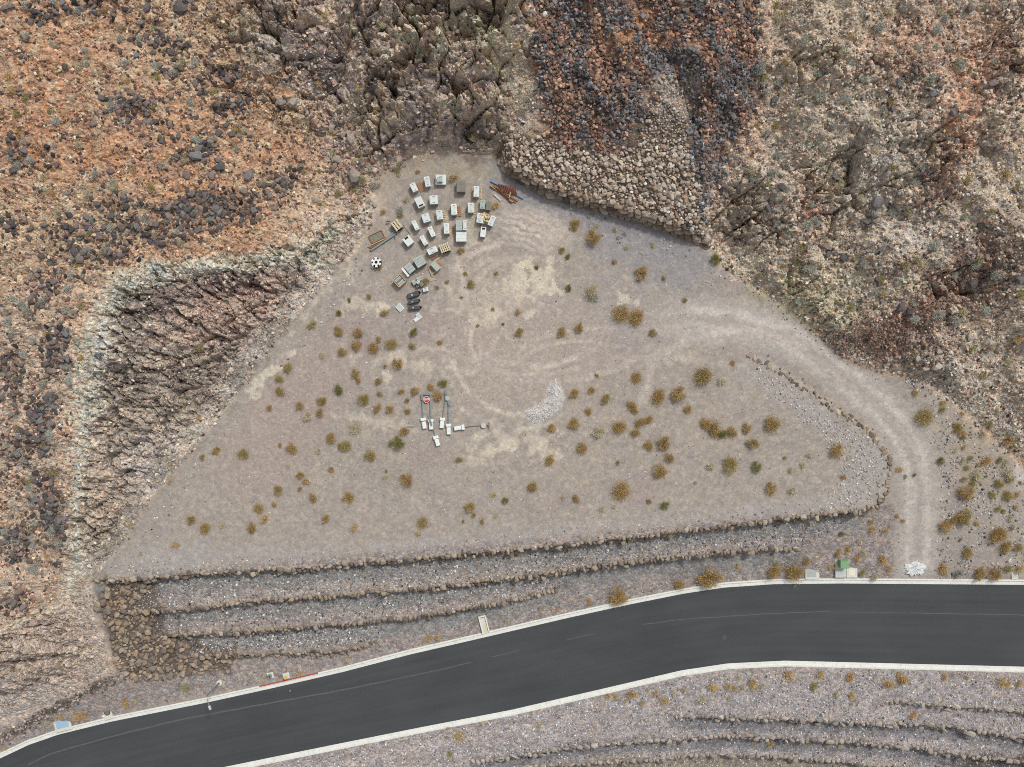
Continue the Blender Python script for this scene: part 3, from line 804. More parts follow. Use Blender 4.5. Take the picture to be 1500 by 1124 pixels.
# lines that are crisp in the place (kerb backs) keep their own position
def fold(v, lo, hi, span):
    tri = lambda d: np.abs((d + span) % (2 * span) - span)
    return np.where(v < lo, lo + tri(lo - v), np.where(v > hi, hi - tri(v - hi), v))
PXj = fold(PXj + np.where((PXg < -100) | (PXg > 1600) | (PYg < -100), 60 * fbm(GXX / 14, GYY / 14, 3, 411), 0), -100, 1600, 240); PYj = fold(PYj, -100, 1230, 200)
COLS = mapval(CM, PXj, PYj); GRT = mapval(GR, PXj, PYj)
_b, _cid = blocks(GXX, GYY); _b2, _b3 = blocks2(GXX, GYY)
rock_zone = (mapval(ROCKY, PXg, PYg) * HM)[..., None]
COLS = COLS * (1 + rock_zone * (.6 * (_cid - .5) + .3 * np.clip(_b2, -1, 1) + .3 * np.clip(_b3, -.5, .5))[..., None])
COLS = COLS * (1 + .6 * HM * np.clip(_b3, -.5, .5) * (1 - rock_zone[..., 0]))[..., None]
COLS = np.maximum(COLS, .015); _m = COLS.max(-1, keepdims=True); COLS = COLS * np.where(_m > .5, (.5 + .3 * np.minimum(_m - .5, .4)) / _m, 1)
def split_mesh(name, sel_faces, mat, smooth, **props):
    jj, ii = np.nonzero(sel_faces)
    q = np.stack([jj * NXg + ii, jj * NXg + ii + 1, (jj + 1) * NXg + ii + 1, (jj + 1) * NXg + ii], 1)
    used, inv = np.unique(q.ravel(), return_inverse=True)
    V = np.stack([GXX.ravel()[used], GYY.ravel()[used], ZZ.ravel()[used]], 1)
    C = np.concatenate([COLS.reshape(-1, 3)[used], np.ones((len(used), 1))], 1)
    me = np_mesh(name, V, inv.reshape(-1, 4), {'mineral': ('FLOAT_COLOR', C), 'grit': ('FLOAT', GRT.ravel()[used])}, smooth)
    return link(name, me, mat, None, kind='structure', **props)
fh = HM[:-1, :-1] & HM[1:, 1:] & HM[1:, :-1] & HM[:-1, 1:]
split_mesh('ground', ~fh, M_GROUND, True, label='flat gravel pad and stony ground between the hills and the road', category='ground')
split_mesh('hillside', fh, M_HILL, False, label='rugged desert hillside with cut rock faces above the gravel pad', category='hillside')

# ------------------------------------------------------------------ road and kerbs
def asphalt():
    m, n, l, b = new_mat('asphalt')
    al = n.new('ShaderNodeAttribute'); al.attribute_name = 'along'
    ac = n.new('ShaderNodeAttribute'); ac.attribute_name = 'across'
    cb = n.new('ShaderNodeCombineXYZ'); l.new(al.outputs['Fac'], cb.inputs[0]); l.new(ac.outputs['Fac'], cb.inputs[1])
    mp = n.new('ShaderNodeMapping'); mp.inputs['Scale'].default_value = (.035, 1.5, 1); l.new(cb.outputs[0], mp.inputs[0])
    n1 = n.new('ShaderNodeTexNoise'); n1.inputs['Scale'].default_value = 1; n1.inputs['Detail'].default_value = 5; l.new(mp.outputs[0], n1.inputs['Vector'])
    mp2 = n.new('ShaderNodeMapping'); mp2.inputs['Scale'].default_value = (.12, .3, 1); l.new(cb.outputs[0], mp2.inputs[0])
    n2 = n.new('ShaderNodeTexNoise'); n2.inputs['Scale'].default_value = 1; n2.inputs['Detail'].default_value = 6; l.new(mp2.outputs[0], n2.inputs['Vector'])
    tc = n.new('ShaderNodeTexCoord')
    n3 = n.new('ShaderNodeTexNoise'); n3.inputs['Scale'].default_value = 9; n3.inputs['Detail'].default_value = 5; n3.inputs['Roughness'].default_value = .8; l.new(tc.outputs['Object'], n3.inputs['Vector'])
    def mm(op, a, c):
        k = n.new('ShaderNodeMath'); k.operation = op
        for i, v in enumerate((a, c)):
            if isinstance(v, (int, float)): k.inputs[i].default_value = v
            else: l.new(v, k.inputs[i])
        return k.outputs[0]
    s = mm('ADD', mm('MULTIPLY', mm('SUBTRACT', n1.outputs[0], .5), .4), mm('ADD', mm('MULTIPLY', mm('SUBTRACT', n2.outputs[0], .5), .6), mm('MULTIPLY', mm('SUBTRACT', n3.outputs[0], .5), .5)))
    v = mm('ADD', s, 1.0)
    mx = n.new('ShaderNodeMix'); mx.data_type = 'RGBA'; mx.blend_type = 'MULTIPLY'; mx.inputs[0].default_value = 1
    mx.inputs[6].default_value = alb((73, 76, 78)) + [1]; l.new(v, mx.inputs[7])
    l.new(mx.outputs[2], b.inputs['Base Color'])
    b.inputs['Roughness'].default_value = .85; b.inputs['Specular IOR Level'].default_value = .2
    bp = n.new('ShaderNodeBump'); bp.inputs['Strength'].default_value = .3; bp.inputs['Distance'].default_value = .02; l.new(n3.outputs[0], bp.inputs['Height']); l.new(bp.outputs[0], b.inputs['Normal'])
    return m
M_ASPH = asphalt()
M_KERB = simple('kerb_concrete', (230, 231, 221), .85, .10, 1.2, .2, grime=(196, 194, 182))
M_CONC = simple('pad_concrete', (218, 216, 202), .85, .10, 1.6, .2, grime=(190, 184, 168))
M_RED = simple('red_kerb_paint', (196, 66, 50), .7, .2, 2.5, grime=(170, 90, 70))
M_SEAM = simple('seam_sealant', (100, 98, 100), .9, .2, 1.5, grime=(84, 86, 90))
XS = np.concatenate([np.linspace(-150, -70, 30), np.linspace(-69.5, 70, 281), np.linspace(72, 300, 30)])

def ribbon(y0f, y1f, zoff, n, name, mat, xs=XS, crown=0.0, **props):
    V = []; al = []; ac = []
    arc_l = np.concatenate([[0], np.cumsum(np.hypot(np.diff(xs), np.diff(yN(xs))))])
    for k in range(n + 1):
        t = k / n
        y = y0f(xs) * (1 - t) + y1f(xs) * t
        z = zroad(xs) + zoff + crown * (1 - (2 * t - 1) ** 2)
        V.append(np.stack([xs, y, z], 1)); al.append(arc_l); ac.append(np.full(len(xs), t * 10.0))
    V = np.concatenate(V); m = len(xs)
    i, k = np.meshgrid(np.arange(m - 1), np.arange(n))
    F = np.stack([k * m + i, k * m + i + 1, (k + 1) * m + i + 1, (k + 1) * m + i], -1).reshape(-1, 4)
    me = np_mesh(name, V, F, {'along': ('FLOAT', np.concatenate(al)), 'across': ('FLOAT', np.concatenate(ac))}, True)
    return link(name, me, mat, None, **props)
ribbon(lambda x: yS(x) - .02, lambda x: yN(x) - KW + .02, 0.0, 10, 'road', M_ASPH, crown=.08, kind='structure', label='freshly sealed dark asphalt road curving along the bottom', category='road')
def seam_y(o): return lambda x: np.interp(x, SEAM[:, 0], SEAM[:, 1]) + o + 0.02 * np.sin(x * 1.7)
def seam(x0, x1, wdt):
    xs = np.linspace(W(x0, 0, -4.5)[0], W(x1, 0, -4.5)[0], max(6, int((x1 - x0) / 8)))
    V = []
    for o in (-wdt / 2, wdt / 2):
        y = seam_y(o)(xs); yn_, ys_ = yN(xs) - KW, yS(xs)
        t = (y - ys_) / (yn_ - ys_)
        V.append(np.stack([xs, y, zroad(xs) + .08 * (1 - (2 * t - 1) ** 2) + .006], 1))
    return V
VV = []; FF = []; o = 0
for (a, b_, wd) in ((30, 560, .17), (560, 650, .10), (650, 690, .13), (720, 760, .08), (830, 870, .08), (940, 1130, .10), (1130, 1210, .10), (1240, 1275, .07), (1280, 1320, .07), (1325, 1500, .10)):
    v = seam(a, b_, wd); m = len(v[0]); VV += [v[0], v[1]]
    FF.append(np.stack([o + np.arange(m - 1), o + np.arange(1, m), o + m + np.arange(1, m), o + m + np.arange(m - 1)], 1)); o += 2 * m
link('road_seam', np_mesh('road_seam', np.concatenate(VV), np.concatenate(FF)), M_SEAM, None, kind='structure', label='faint pale paving seam running along the asphalt road', category='road marking')
def sweep(prof, yf, name, mat, sign, xs=XS, parent=None, **props):
    """profile (distance from the outer edge towards the road, height over zroad) swept along the kerb line"""
    t = np.gradient(yf(xs), xs); nx, ny = -t / np.hypot(t, 1), 1 / np.hypot(t, 1)
    V = []
    for (d, h) in prof:
        V.append(np.stack([xs - sign * nx * d, yf(xs) - sign * ny * d, zroad(xs) + h], 1))
    V = np.concatenate(V); m = len(xs); n = len(prof) - 1
    i, k = np.meshgrid(np.arange(m - 1), np.arange(n))
    F = np.stack([k * m + i, k * m + i + 1, (k + 1) * m + i + 1, (k + 1) * m + i], -1).reshape(-1, 4)
    if sign < 0: F = F[:, ::-1]
    return link(name, np_mesh(name, V, F[:, ::-1]), mat, parent, **props)
PROF = [(0, -.35), (0, .13), (.19, .14), (.215, .12), (.25, .025), (.63, .012), (.66, .008), (.66, -.3)]
sweep(PROF, yN, 'kerb', M_KERB, 1, kind='structure', label='pale concrete kerb and gutter along the upper edge of the road', category='kerb')
sweep(PROF, lambda x: yS(x) - KW, 'kerb', M_KERB, -1, kind='structure', label='pale concrete kerb and gutter along the lower edge of the road', category='kerb')
rx0, rx1 = W(380, 0, -5.3)[0], W(466, 0, -5.1)[0]
sweep([(-.006, .0), (-.006, .137), (.15, .145)], yN, 'red_kerb_marking', M_RED, 1, xs=np.linspace(rx0, rx1, 14), kind='structure', label='red painted stretch of kerb beside the hydrant pads', category='kerb paint')

# ------------------------------------------------------------------ rock shapes
def hull(n, flat=0.75, seed=0, ang=.2, p=2.0):
    r = random.Random(seed)
    bm = bmesh.new()
    for i in range(n):
        z = 1 - 2 * (i + .5) / n; ph = i * 2.399963 + r.uniform(-.35, .35); z = max(-1, min(1, z + r.uniform(-.12, .12)))
        q = math.sqrt(max(0, 1 - z * z)); k = 1 + r.uniform(-ang, ang * .6)
        dx, dy = q * math.cos(ph), q * math.sin(ph); k /= (abs(dx) ** p + abs(dy) ** p + abs(z) ** p) ** (1 / p)
        bm.verts.new((dx * k, dy * k * r.uniform(.85, 1), z * flat * k))
    bmesh.ops.convex_hull(bm, input=bm.verts)
    for v in [v for v in bm.verts if not v.link_faces]: bm.verts.remove(v)
    bmesh.ops.triangulate(bm, faces=bm.faces)
    bm.verts.ensure_lookup_table(); bm.verts.index_update()
    V = np.array([v.co[:] for v in bm.verts]); F = np.array([[v.index for v in f.verts] for f in bm.faces]); bm.free()
    return V, F
SMALL = [hull(9, .75, 100 + i, .28, 3) for i in range(10)]
MID = [hull(12, .72, 200 + i, .2, 4.5) for i in range(14)]
BIG = [hull(17, .72, 300 + i, .22, 3.5) for i in range(12)]

def rock_soup(name, x, y, z, size, cols, shapes, sink=.3, flat=(.55, .9), elong=(.65, 1.0), parent=None, **props):
    n = len(x)
    Vs, Fs, Cs, off = [], [], [], 0
    pick = RNG.integers(0, len(shapes), n)
    for k, (V, F) in enumerate(shapes):
        idx = np.nonzero(pick == k)[0]
        if not len(idx): continue
        m = len(idx); s = size[idx] / 2
        sx = s; sy = s * RNG.uniform(*elong, m); sz = s * RNG.uniform(*flat, m)
        P = V[None] * np.stack([sx, sy, sz], 1)[:, None]
        tl = RNG.normal(0, .25, (m, 2))
        P[..., 2] += P[..., 0] * tl[:, :1] + P[..., 1] * tl[:, 1:]
        a = RNG.uniform(0, 2 * np.pi, m); c, sn = np.cos(a)[:, None], np.sin(a)[:, None]
        X = P[..., 0] * c - P[..., 1] * sn + x[idx][:, None]; Y = P[..., 0] * sn + P[..., 1] * c + y[idx][:, None]
        Z = P[..., 2] + (z[idx] + sz * (1 - 2 * sink) * .8)[:, None]
        Vs.append(np.stack([X, Y, Z], -1).reshape(-1, 3))
        Fs.append((F[None] + (off + np.arange(m) * len(V))[:, None, None]).reshape(-1, 3)); off += m * len(V)
        C = np.repeat(cols[idx], len(V), 0); Cs.append(np.concatenate([C, np.ones((len(C), 1))], 1))
    me = np_mesh(name, np.concatenate(Vs), np.concatenate(Fs), {'tint': ('FLOAT_COLOR', np.concatenate(Cs))})
    return link(name, me, M_ROCK, parent, **props)

def palette(n, cols, wts=None, var=.18, k=1.0):
    A = np.array([alb(c) for c in cols]) * k; p = None if wts is None else np.array(wts, float) / sum(wts)
    C = A[RNG.choice(len(A), n, p=p)]
    return np.clip(C * (1 + RNG.normal(0, var, (n, 1))) * (1 + RNG.normal(0, .04, (n, 3))), .012, .75)

def scatter_poly(n, pts, wob=8):
    P = np.array(pts, float); lo, hi = P.min(0) - 6, P.max(0) + 6
    x = RNG.uniform(lo[0], hi[0], n); y = RNG.uniform(lo[1], hi[1], n)
    d = sdist(x, y, pts) + wob * fbm(x / 18, y / 18, 3, 501)
    k = d > 0
    return x[k], y[k]

def sizes(n, lo, hi, p=2.2):
    return lo + (hi - lo) * RNG.random(n) ** p
NEWROCK = []
def on_ground(px, py): return ground(px, py)

LAND = [((640, 330), 'among the utility boxes'), ((640, 605), 'around the fallen sign posts'), ((800, 600), 'by the pale gravel heap'), ((950, 640), 'right of the gravel heap'), ((1080, 650), 'inside the curved stone wall'),
        ((1230, 660), 'hugging the curved stone wall'), ((870, 350), 'below the stone embankment'), ((790, 415), 'by the bleached soil patch'), ((900, 470), 'on the open middle of the pad'), ((520, 500), 'below the dark cable boxes'), ((440, 570), 'near the foot of the cut face'),
        ((330, 670), 'at the left corner of the pad'), ((300, 765), 'above the left end of the longest wall'), ((440, 720), 'on the lower left of the pad'), ((620, 740), 'above the middle of the longest wall'), ((800, 715), 'on the lower middle of the pad'), ((940, 725), 'above the right half of the longest wall'),
        ((1010, 860), 'along the upper kerb'), ((1150, 838), 'beside the grey box lid'), ((1240, 790), 'above the green cabinet'), ((1400, 740), 'right of the dirt track'), ((1450, 830), 'above the kerb at far right'), ((1360, 640), 'along the outer bend of the dirt track'),
        ((630, 935), 'by the concrete drain'), ((420, 980), 'by the red kerb'), ((170, 1040), 'on the verge at lower left'), ((1000, 1015), 'below the lower kerb'), ((1200, 1000), 'under the lower kerb bend'), ((1400, 1000), 'below the road at right'), ((660, 1090), 'on the lowest bank'), ((1100, 1090), 'between the lower bank walls')]
ORD = ['', 'second', 'third', 'fourth', 'fifth', 'sixth', 'seventh', 'eighth', 'ninth', 'tenth', 'eleventh', 'twelfth']
def nearest(px, py, land): return min(land, key=lambda q: (q[0][0] - px) ** 2 + (q[0][1] - py) ** 2)[1]
def name_all(items, noun, land=None, verb='growing '):
    land = land or LAND
    """items: list of [px, py, look] -> a label of its own for each: look, place, then rank from the left"""
    groups = {}
    for i, (px, py, look) in enumerate(items): groups.setdefault((look, nearest(px, py, land)), []).append(i)
    out = [None] * len(items)
    for (look, where), ids in groups.items():
        ids.sort(key=lambda i: (items[i][0], items[i][1]))
        if len(ids) == 1: out[ids[0]] = f'{look} {noun} {verb}{where}'
        for k, i in enumerate(ids):
            if len(ids) > 1:
                rank = 'leftmost' if k == 0 else ('rightmost' if k == len(ids) - 1 else (ORD[k] if k < len(ORD) else f'{k + 1}th') + ' from left')
                out[i] = f'{rank} of {len(ids)} {look} {noun}s {where}' if k in (0, len(ids) - 1) else f'{rank} of {look} {noun}s {where}'
    return out
LANDH = [((60, 30), 'in the top left corner'), ((230, 20), 'at the top edge left of the bluff'), ((390, 60), "on the bluff's left flank"), ((370, 170), 'beside the bluff'), ((230, 130), 'on the middle rust slope'), ((100, 130), 'on the open rust slope'), ((20, 210), 'on the left rust slope'),
         ((290, 240), 'among the biggest boulders'), ((170, 250), 'left of the biggest boulders'), ((220, 330), 'above the white ridge'), ((360, 320), 'above the right ridge end'), ((60, 330), 'at the left picture edge'), ((140, 385), 'at the ridge bend'), ((60, 430), 'just left of the ridge bend'),
         ((85, 510), 'in the dark streak'), ((65, 600), 'in the mid ridge cluster'), ((20, 570), 'at the far left edge'), ((50, 690), 'in the lower left rubble'), ((70, 770), 'in the lowest left cluster'), ((30, 860), 'by the lower ridge end'), ((440, 260), 'on the red patch under the bluff'),
         ((500, 210), 'at the left foot of the bluff'), ((550, 250), 'on the talus above the boxes'), ((450, 110), 'on the upper left bluff'), ((560, 60), 'on the upper middle bluff'), ((560, 160), 'on the middle of the bluff'), ((680, 170), 'on the dark right bluff'), ((720, 60), 'on the upper right bluff'),
         ((1110, 60), 'right of the upper scree'), ((1110, 220), 'right of the lower scree'), ((1200, 90), 'high on the right hill'), ((1320, 60), 'on the upper rust patch'), ((1450, 60), 'in the top right corner'), ((1410, 170), 'on the rust streak at right'), ((1310, 160), 'left of the rust streak'), ((1220, 210), 'on the upper right hill centre'),
         ((1130, 320), 'by the brown knob above the track'), ((1250, 300), 'on the grey centre of the right hill'), ((1370, 280), 'on the dark gully at right'), ((1470, 280), 'at the right edge, mid hill'), ((1180, 410), 'on the tan foot of the hill'), ((1280, 400), 'on the lower middle right hill'), ((1400, 400), 'in the brown rubble at right'), ((1300, 490), 'on the scree above the track'),
         ((1450, 500), 'at the lower right foot of the hill'), ((1370, 550), 'by the track bend'), ((1430, 620), 'in the rubble right of the track'), ((1450, 720), 'right of the lower track'), ((510, 300), 'on the talus by the white ridge')]
# boulders of the left hill: clusters of dark basalt
CL = [(290, 232, 34, 26, 40), (250, 305, 70, 38, 130), (330, 315, 60, 40, 140), (160, 310, 70, 36, 90), (70, 330, 45, 40, 60), (235, 60, 60, 50, 70), (180, 150, 60, 24, 60), (360, 165, 50, 26, 60), (150, 10, 60, 24, 40), (110, 10, 40, 16, 25),
      (60, 420, 30, 40, 45), (85, 500, 22, 40, 60), (65, 600, 22, 38, 90), (40, 690, 36, 50, 110), (75, 765, 30, 40, 90), (20, 540, 26, 60, 50), (20, 225, 24, 26, 18), (300, 90, 60, 50, 50), (140, 385, 60, 18, 40), (60, 230, 40, 20, 16), (340, 95, 50, 20, 30),
      (420, 260, 40, 40, 50), (15, 790, 30, 40, 60), (30, 880, 40, 30, 40), (215, 345, 90, 20, 60), (95, 800, 20, 20, 40), (270, 180, 90, 30, 30), (40, 20, 40, 20, 20)]
bx, by, bs = [], [], []
for (cx, cy, rx, ry, n) in CL:
    n = int(n * 2.0)
    q_ = RNG.integers(0, 4, n); ox_ = RNG.normal(0, rx * .5, 4); oy_ = RNG.normal(0, ry * .5, 4)
    bx.append(cx + ox_[q_] + RNG.normal(0, rx * .34, n)); by.append(cy + oy_[q_] + RNG.normal(0, ry * .34, n)); bs.append(3.9 + 7.5 * RNG.random(n) ** 3.2)
bx, by, bs = map(np.concatenate, (bx, by, bs))
named = [(287, 230, 19), (321, 246, 20), (365, 257, 20), (300, 236, 12), (310, 258, 13), (274, 257, 14), (217, 12, 17), (265, 13, 24), (163, 252, 12), (97, 286, 12), (236, 265, 9), (229, 329, 14), (213, 181, 11), (143, 299, 13), (241, 303, 12), (248, 318, 14), (213, 318, 10), (340, 305, 12),
         (352, 111, 17), (233, 98, 13), (120, 15, 10), (95, 98, 10), (66, 330, 14), (110, 370, 16), (118, 378, 16), (13, 205, 10), (360, 283, 12), (45, 605, 14), (60, 615, 14), (72, 622, 13), (150, 17, 10)]
bx = np.concatenate([[p[0] for p in named], bx]); by = np.concatenate([[p[1] for p in named], by]); bs = np.concatenate([[p[2] * .9 for p in named], bs])
keep = inside(bx, by, [(-20, -20), (480, -20), (470, 310), (430, 360), (200, 385), (150, 400), (125, 480), (110, 600), (95, 800), (70, 880), (-20, 915)]) & (bx > -12) & (by > -12)
bx, by, bs = bx[keep], by[keep], bs[keep]
# other boulders: foot of the bluff, right hill
ob = [(503, 197, 12), (515, 205, 17), (488, 195, 13), (520, 258, 24), (606, 213, 13), (624, 205, 12), (494, 234, 14), (490, 245, 13), (500, 242, 10), (472, 205, 11), (487, 186, 14), (507, 190, 9), (478, 235, 12), (545, 215, 11), (562, 216, 8), (575, 218, 8), (430, 150, 17), (412, 150, 14),
      (1420, 12, 14), (1478, 110, 20), (1455, 122, 15), (1340, 105, 13), (1308, 158, 12), (1335, 172, 10), (1134, 147, 12), (1395, 165, 12), (1367, 138, 13), (1316, 118, 10), (1213, 372, 12), (1235, 378, 13), (1210, 362, 15), (1305, 363, 10), (1270, 325, 12), (1285, 296, 20), (1320, 450, 13), (1373, 447, 13), (1332, 457, 11),
      (1282, 325, 9), (1413, 57, 11), (1430, 80, 10), (1448, 213, 13), (1460, 218, 12), (1400, 210, 12), (1424, 415, 16), (1494, 408, 15), (1437, 330, 10), (1355, 540, 10), (1371, 537, 14), (1419, 494, 11), (1344, 525, 9), (1375, 515, 9), (1378, 125, 9), (1145, 275, 14), (1118, 320, 10), (1125, 305, 12), (1152, 312, 10), (1300, 228, 10)]
order = np.argsort(-bs)
N_IND = 250
ind = order[:N_IND]; rest = order[N_IND:]
ROCK_ME = []
for k, (V, F) in enumerate(BIG):
    ROCK_ME.append(np_mesh('boulder_shape', V, F))
def mesh_with(mat, k):
    key = (mat.name, k)
    if key not in mesh_with.c:
        me = ROCK_ME[k].copy(); me.materials.append(mat); mesh_with.c[key] = me
    return mesh_with.c[key]
mesh_with.c = {}
MID_ME = [np_mesh('stone_shape', V, F) for (V, F) in MID]
def midmesh(mat, k):
    key = (mat.name, 'm', k)
    if key not in mesh_with.c:
        me = MID_ME[k].copy(); me.materials.append(mat); mesh_with.c[key] = me
    return mesh_with.c[key]
def put_boulder(px, py, s, mat, label, group, big=True):
    x, y, z = G(px, py)
    d = s * S * (H - z) / H
    o = bpy.data.objects.new('boulder', mesh_with(mat, random.randrange(len(BIG))))
    COL.objects.link(o)
    sy = random.uniform(.62, .95)
    hz = d * random.uniform(.55, .85)
    o.scale = (d / 2 * 1.08, d / 2 * sy, hz / 2 * 1.2)
    o.location = (x, y, z + hz * .16)
    o.rotation_euler = (random.gauss(0, .14), random.gauss(0, .14), random.uniform(0, 6.28))
    o['label'] = label; o['category'] = 'boulder'; o['group'] = group
    return o
def bsize(s): return 'big' if s >= 13 else ('middling' if s >= 10 else 'small')
jobs = [(float(bx[i]), float(by[i]), float(bs[i]), M_BASALT, 'basalt', 'basalt boulders on the left hill') for i in ind]
for (px, py, s) in ob:
    if px < 700: jobs.append((px, py, s, M_GREYSTONE if s > 13 else M_BROWN, 'weathered tan' if s > 13 else 'weathered brown', 'boulders at the foot of the bluff'))
    elif py > 490 and px < 1450: jobs.append((px, py, s, M_GREYSTONE, 'pale grey', 'pale boulders beside the dirt track'))
    else: jobs.append((px, py, s, M_BASALT, 'dark grey', 'boulders on the right hill'))
for j, lb in zip(jobs, name_all([(j[0], j[1], bsize(j[2]) + ' ' + j[4]) for j in jobs], 'boulder', LANDH, 'lying ')):
    put_boulder(j[0], j[1], j[2], j[3], lb, j[5])
x, y, z = ground(bx[rest], by[rest])
rock_soup('boulder_rubble', x, y, z, bs[rest] * S * 1.05, palette(len(rest), [(80, 76, 78), (112, 104, 98), (98, 88, 84), (144, 114, 96)], var=.26), MID, kind='stuff', label='dark basalt rubble scattered over the left hill', category='rubble')

# small stones of the left hill
x0 = RNG.uniform(-15, 560, 46000); y0 = RNG.uniform(-15, 930, 46000)
den = np.clip(.42 + 1.5 * fbm(x0 / 34, y0 / 24, 4, 601), 0.03, 1)
k = inside(x0, y0, [(-20, -20), (420, -20), (520, 200), (545, 330), (500, 330), (430, 360), (200, 392), (150, 410), (128, 480), (118, 600), (100, 800), (75, 890), (-20, 925)]) & (RNG.random(len(x0)) < den)
x0, y0 = x0[k], y0[k]
x, y, z = ground(x0, y0); n = len(x)
pc = palette(n, [(94, 84, 80), (130, 104, 88), (172, 130, 104), (196, 154, 124), (214, 184, 154), (80, 76, 78)], [3, 5, 5, 5, 3, 2], .28, 1.12)
rock_soup('hill_stones', x, y, z, sizes(n, 1.9, 6.4, 2.4) * S, pc, SMALL, kind='stuff', label='small rusty and dark stones strewn over the left hill', category='stones')

# scree upper right
x1, y1 = scatter_poly(26000, [(785, -15), (1075, -15), (1112, 30), (1112, 150), (1055, 265), (1022, 335), (1008, 250), (1008, 135), (962, 112), (928, 208), (882, 232), (800, 200), (782, 100)], 42)
dn = fbm(x1 / 35, y1 / 35, 3, 611)
k = RNG.random(len(x1)) < np.clip(.75 + 1.1 * dn - .5 * np.exp(-((x1 - 925) / 50) ** 2 - ((y1 - 40) / 40) ** 2), .12, 1)
x1, y1 = x1[k], y1[k]
x, y, z = ground(x1, y1); n = len(x)
red = np.clip(.42 + 1.5 * fbm((x1 - .35 * y1) / 28, (y1 + .2 * x1) / 110, 4, 617) + .4 * np.exp(-((x1 - 820) / 40) ** 2 - ((y1 - 150) / 50) ** 2) - .4 * (x1 > 1000) * (y1 > 90), 0, 1)
pc = np.where((RNG.random(n) < red)[:, None], palette(n, [(146, 108, 86), (122, 92, 78), (172, 136, 110), (112, 90, 80)], var=.3, k=1.35), palette(n, [(84, 80, 80), (104, 98, 94), (70, 68, 70), (122, 110, 102), (98, 104, 112)], var=.32, k=1.55))
rock_soup('dark_scree', x, y, z, sizes(n, 2.6, 8.5, 2.4) * S, pc, SMALL, kind='stuff', label='black and rust red scree spilling down above the stone embankment', category='scree')

# right hill stones
x1 = RNG.uniform(1030, 1515, 34000); y1 = RNG.uniform(-15, 640, 34000)
dk = np.zeros(len(x1))
for (cx, cy, rx, ry, rot, a) in ((1290, 500, 100, 34, 8, 1.3), (1400, 430, 110, 30, -38, 1.1), (1345, 455, 60, 24, -30, .9), (1375, 270, 30, 60, 35, .9), (1440, 390, 60, 60, -45, .8), (1330, 115, 50, 40, 0, .9), (1475, 90, 30, 60, 0, .9), (1210, 360, 60, 30, 0, .4), (1300, 390, 70, 30, 0, .5), (1190, 290, 25, 40, 0, .5), (1340, 40, 60, 30, 0, .4), (1220, 480, 50, 24, 30, .8)):
    c, s_ = math.cos(math.radians(rot)), math.sin(math.radians(rot)); dx, dy = x1 - cx, y1 - cy
    dk = np.maximum(dk, a * np.exp(-((dx * c + dy * s_) / rx) ** 2 - ((-dx * s_ + dy * c) / ry) ** 2))
k = inside(x1, y1, [(1060, 392), (1030, 350), (1045, 262), (1110, 150), (1108, 20), (1070, -20), (1520, -20), (1520, 650), (1400, 598), (1350, 560), (1290, 545), (1230, 521), (1185, 481), (1130, 436)]) & (RNG.random(len(x1)) < np.clip(.32 + .8 * fbm(x1 / 30, y1 / 30, 3, 621) + dk, .04, 1))
x1, y1, dk = x1[k], y1[k], dk[k]
x, y, z = ground(x1, y1); n = len(x)
pc = np.where((RNG.random(n) < .25 + dk)[:, None], palette(n, [(94, 82, 76), (126, 98, 82), (80, 76, 74), (156, 122, 102)], var=.28, k=1.5), palette(n, [(190, 160, 132), (164, 126, 100), (168, 158, 146), (200, 180, 152), (136, 122, 108)], var=.26, k=1.55))
rock_soup('hill_stones', x, y, z, sizes(n, 1.9, 6.2, 2.8) * S, pc, SMALL, kind='stuff', label='small brown and grey stones strewn over the right hill', category='stones')

# bluff stones and talus at its foot
x1, y1 = scatter_poly(3400, [(370, -10), (390, 60), (440, 150), (480, 215), (545, 260), (640, 224), (725, 226), (800, 180), (795, 80), (800, -10)], 10)
k = RNG.random(len(x1)) < np.clip(.5 + .9 * fbm(x1 / 25, y1 / 25, 3, 631), 0, 1); x1, y1 = x1[k], y1[k]
x, y, z = ground(x1, y1); n = len(x)
rock_soup('bluff_debris', x, y, z, sizes(n, 2, 7.5, 2.6) * S, palette(n, [(176, 152, 134), (140, 124, 114), (204, 178, 154), (108, 100, 98), (156, 126, 110)], var=.28, k=1.7), SMALL, kind='stuff', label='broken rock lodged on the ledges of the bluff', category='rock debris')
x1, y1 = scatter_poly(1500, [(455, 170), (530, 200), (600, 215), (610, 232), (555, 262), (545, 330), (515, 320), (480, 270)], 12)
k = RNG.random(len(x1)) < .7; x1, y1 = x1[k], y1[k]
x, y, z = ground(x1, y1); n = len(x)
rock_soup('talus', x, y, z, sizes(n, 2.4, 9, 2.2) * S, palette(n, [(150, 134, 122), (172, 152, 136), (126, 116, 110), (150, 112, 92)], k=1.3), MID, kind='stuff', label='grey talus stones between the bluff and the utility boxes', category='stones')

# cut face fragments: angular, pale and dark
x1, y1 = scatter_poly(17000, cf, 6)
k = RNG.random(len(x1)) < np.clip(.62 + .9 * fbm(x1 / 22, y1 / 22, 3, 641), .1, 1); x1, y1 = x1[k], y1[k]
x, y, z = ground(x1, y1); n = len(x)
dcr = seg_dist(x1, y1, CREST)
pale = np.clip(1.0 - dcr / 46, .12, .95)
pc = np.where((RNG.random(n) < pale)[:, None], palette(n, [(222, 208, 188), (200, 186, 166), (184, 174, 160)], k=1.1), palette(n, [(140, 124, 114), (112, 104, 102), (178, 146, 128), (168, 154, 140), (90, 84, 84)], var=.3, k=1.6))
rock_soup('cut_face_fragments', x, y, z, sizes(n, 1.8, 6.5, 2.4) * S, pc, SMALL, elong=(.4, .9), kind='stuff', label='pale and dark rock fragments on the blasted cut face', category='rock debris')
x1, y1 = scatter_poly(4200, pf[1:8], 4)
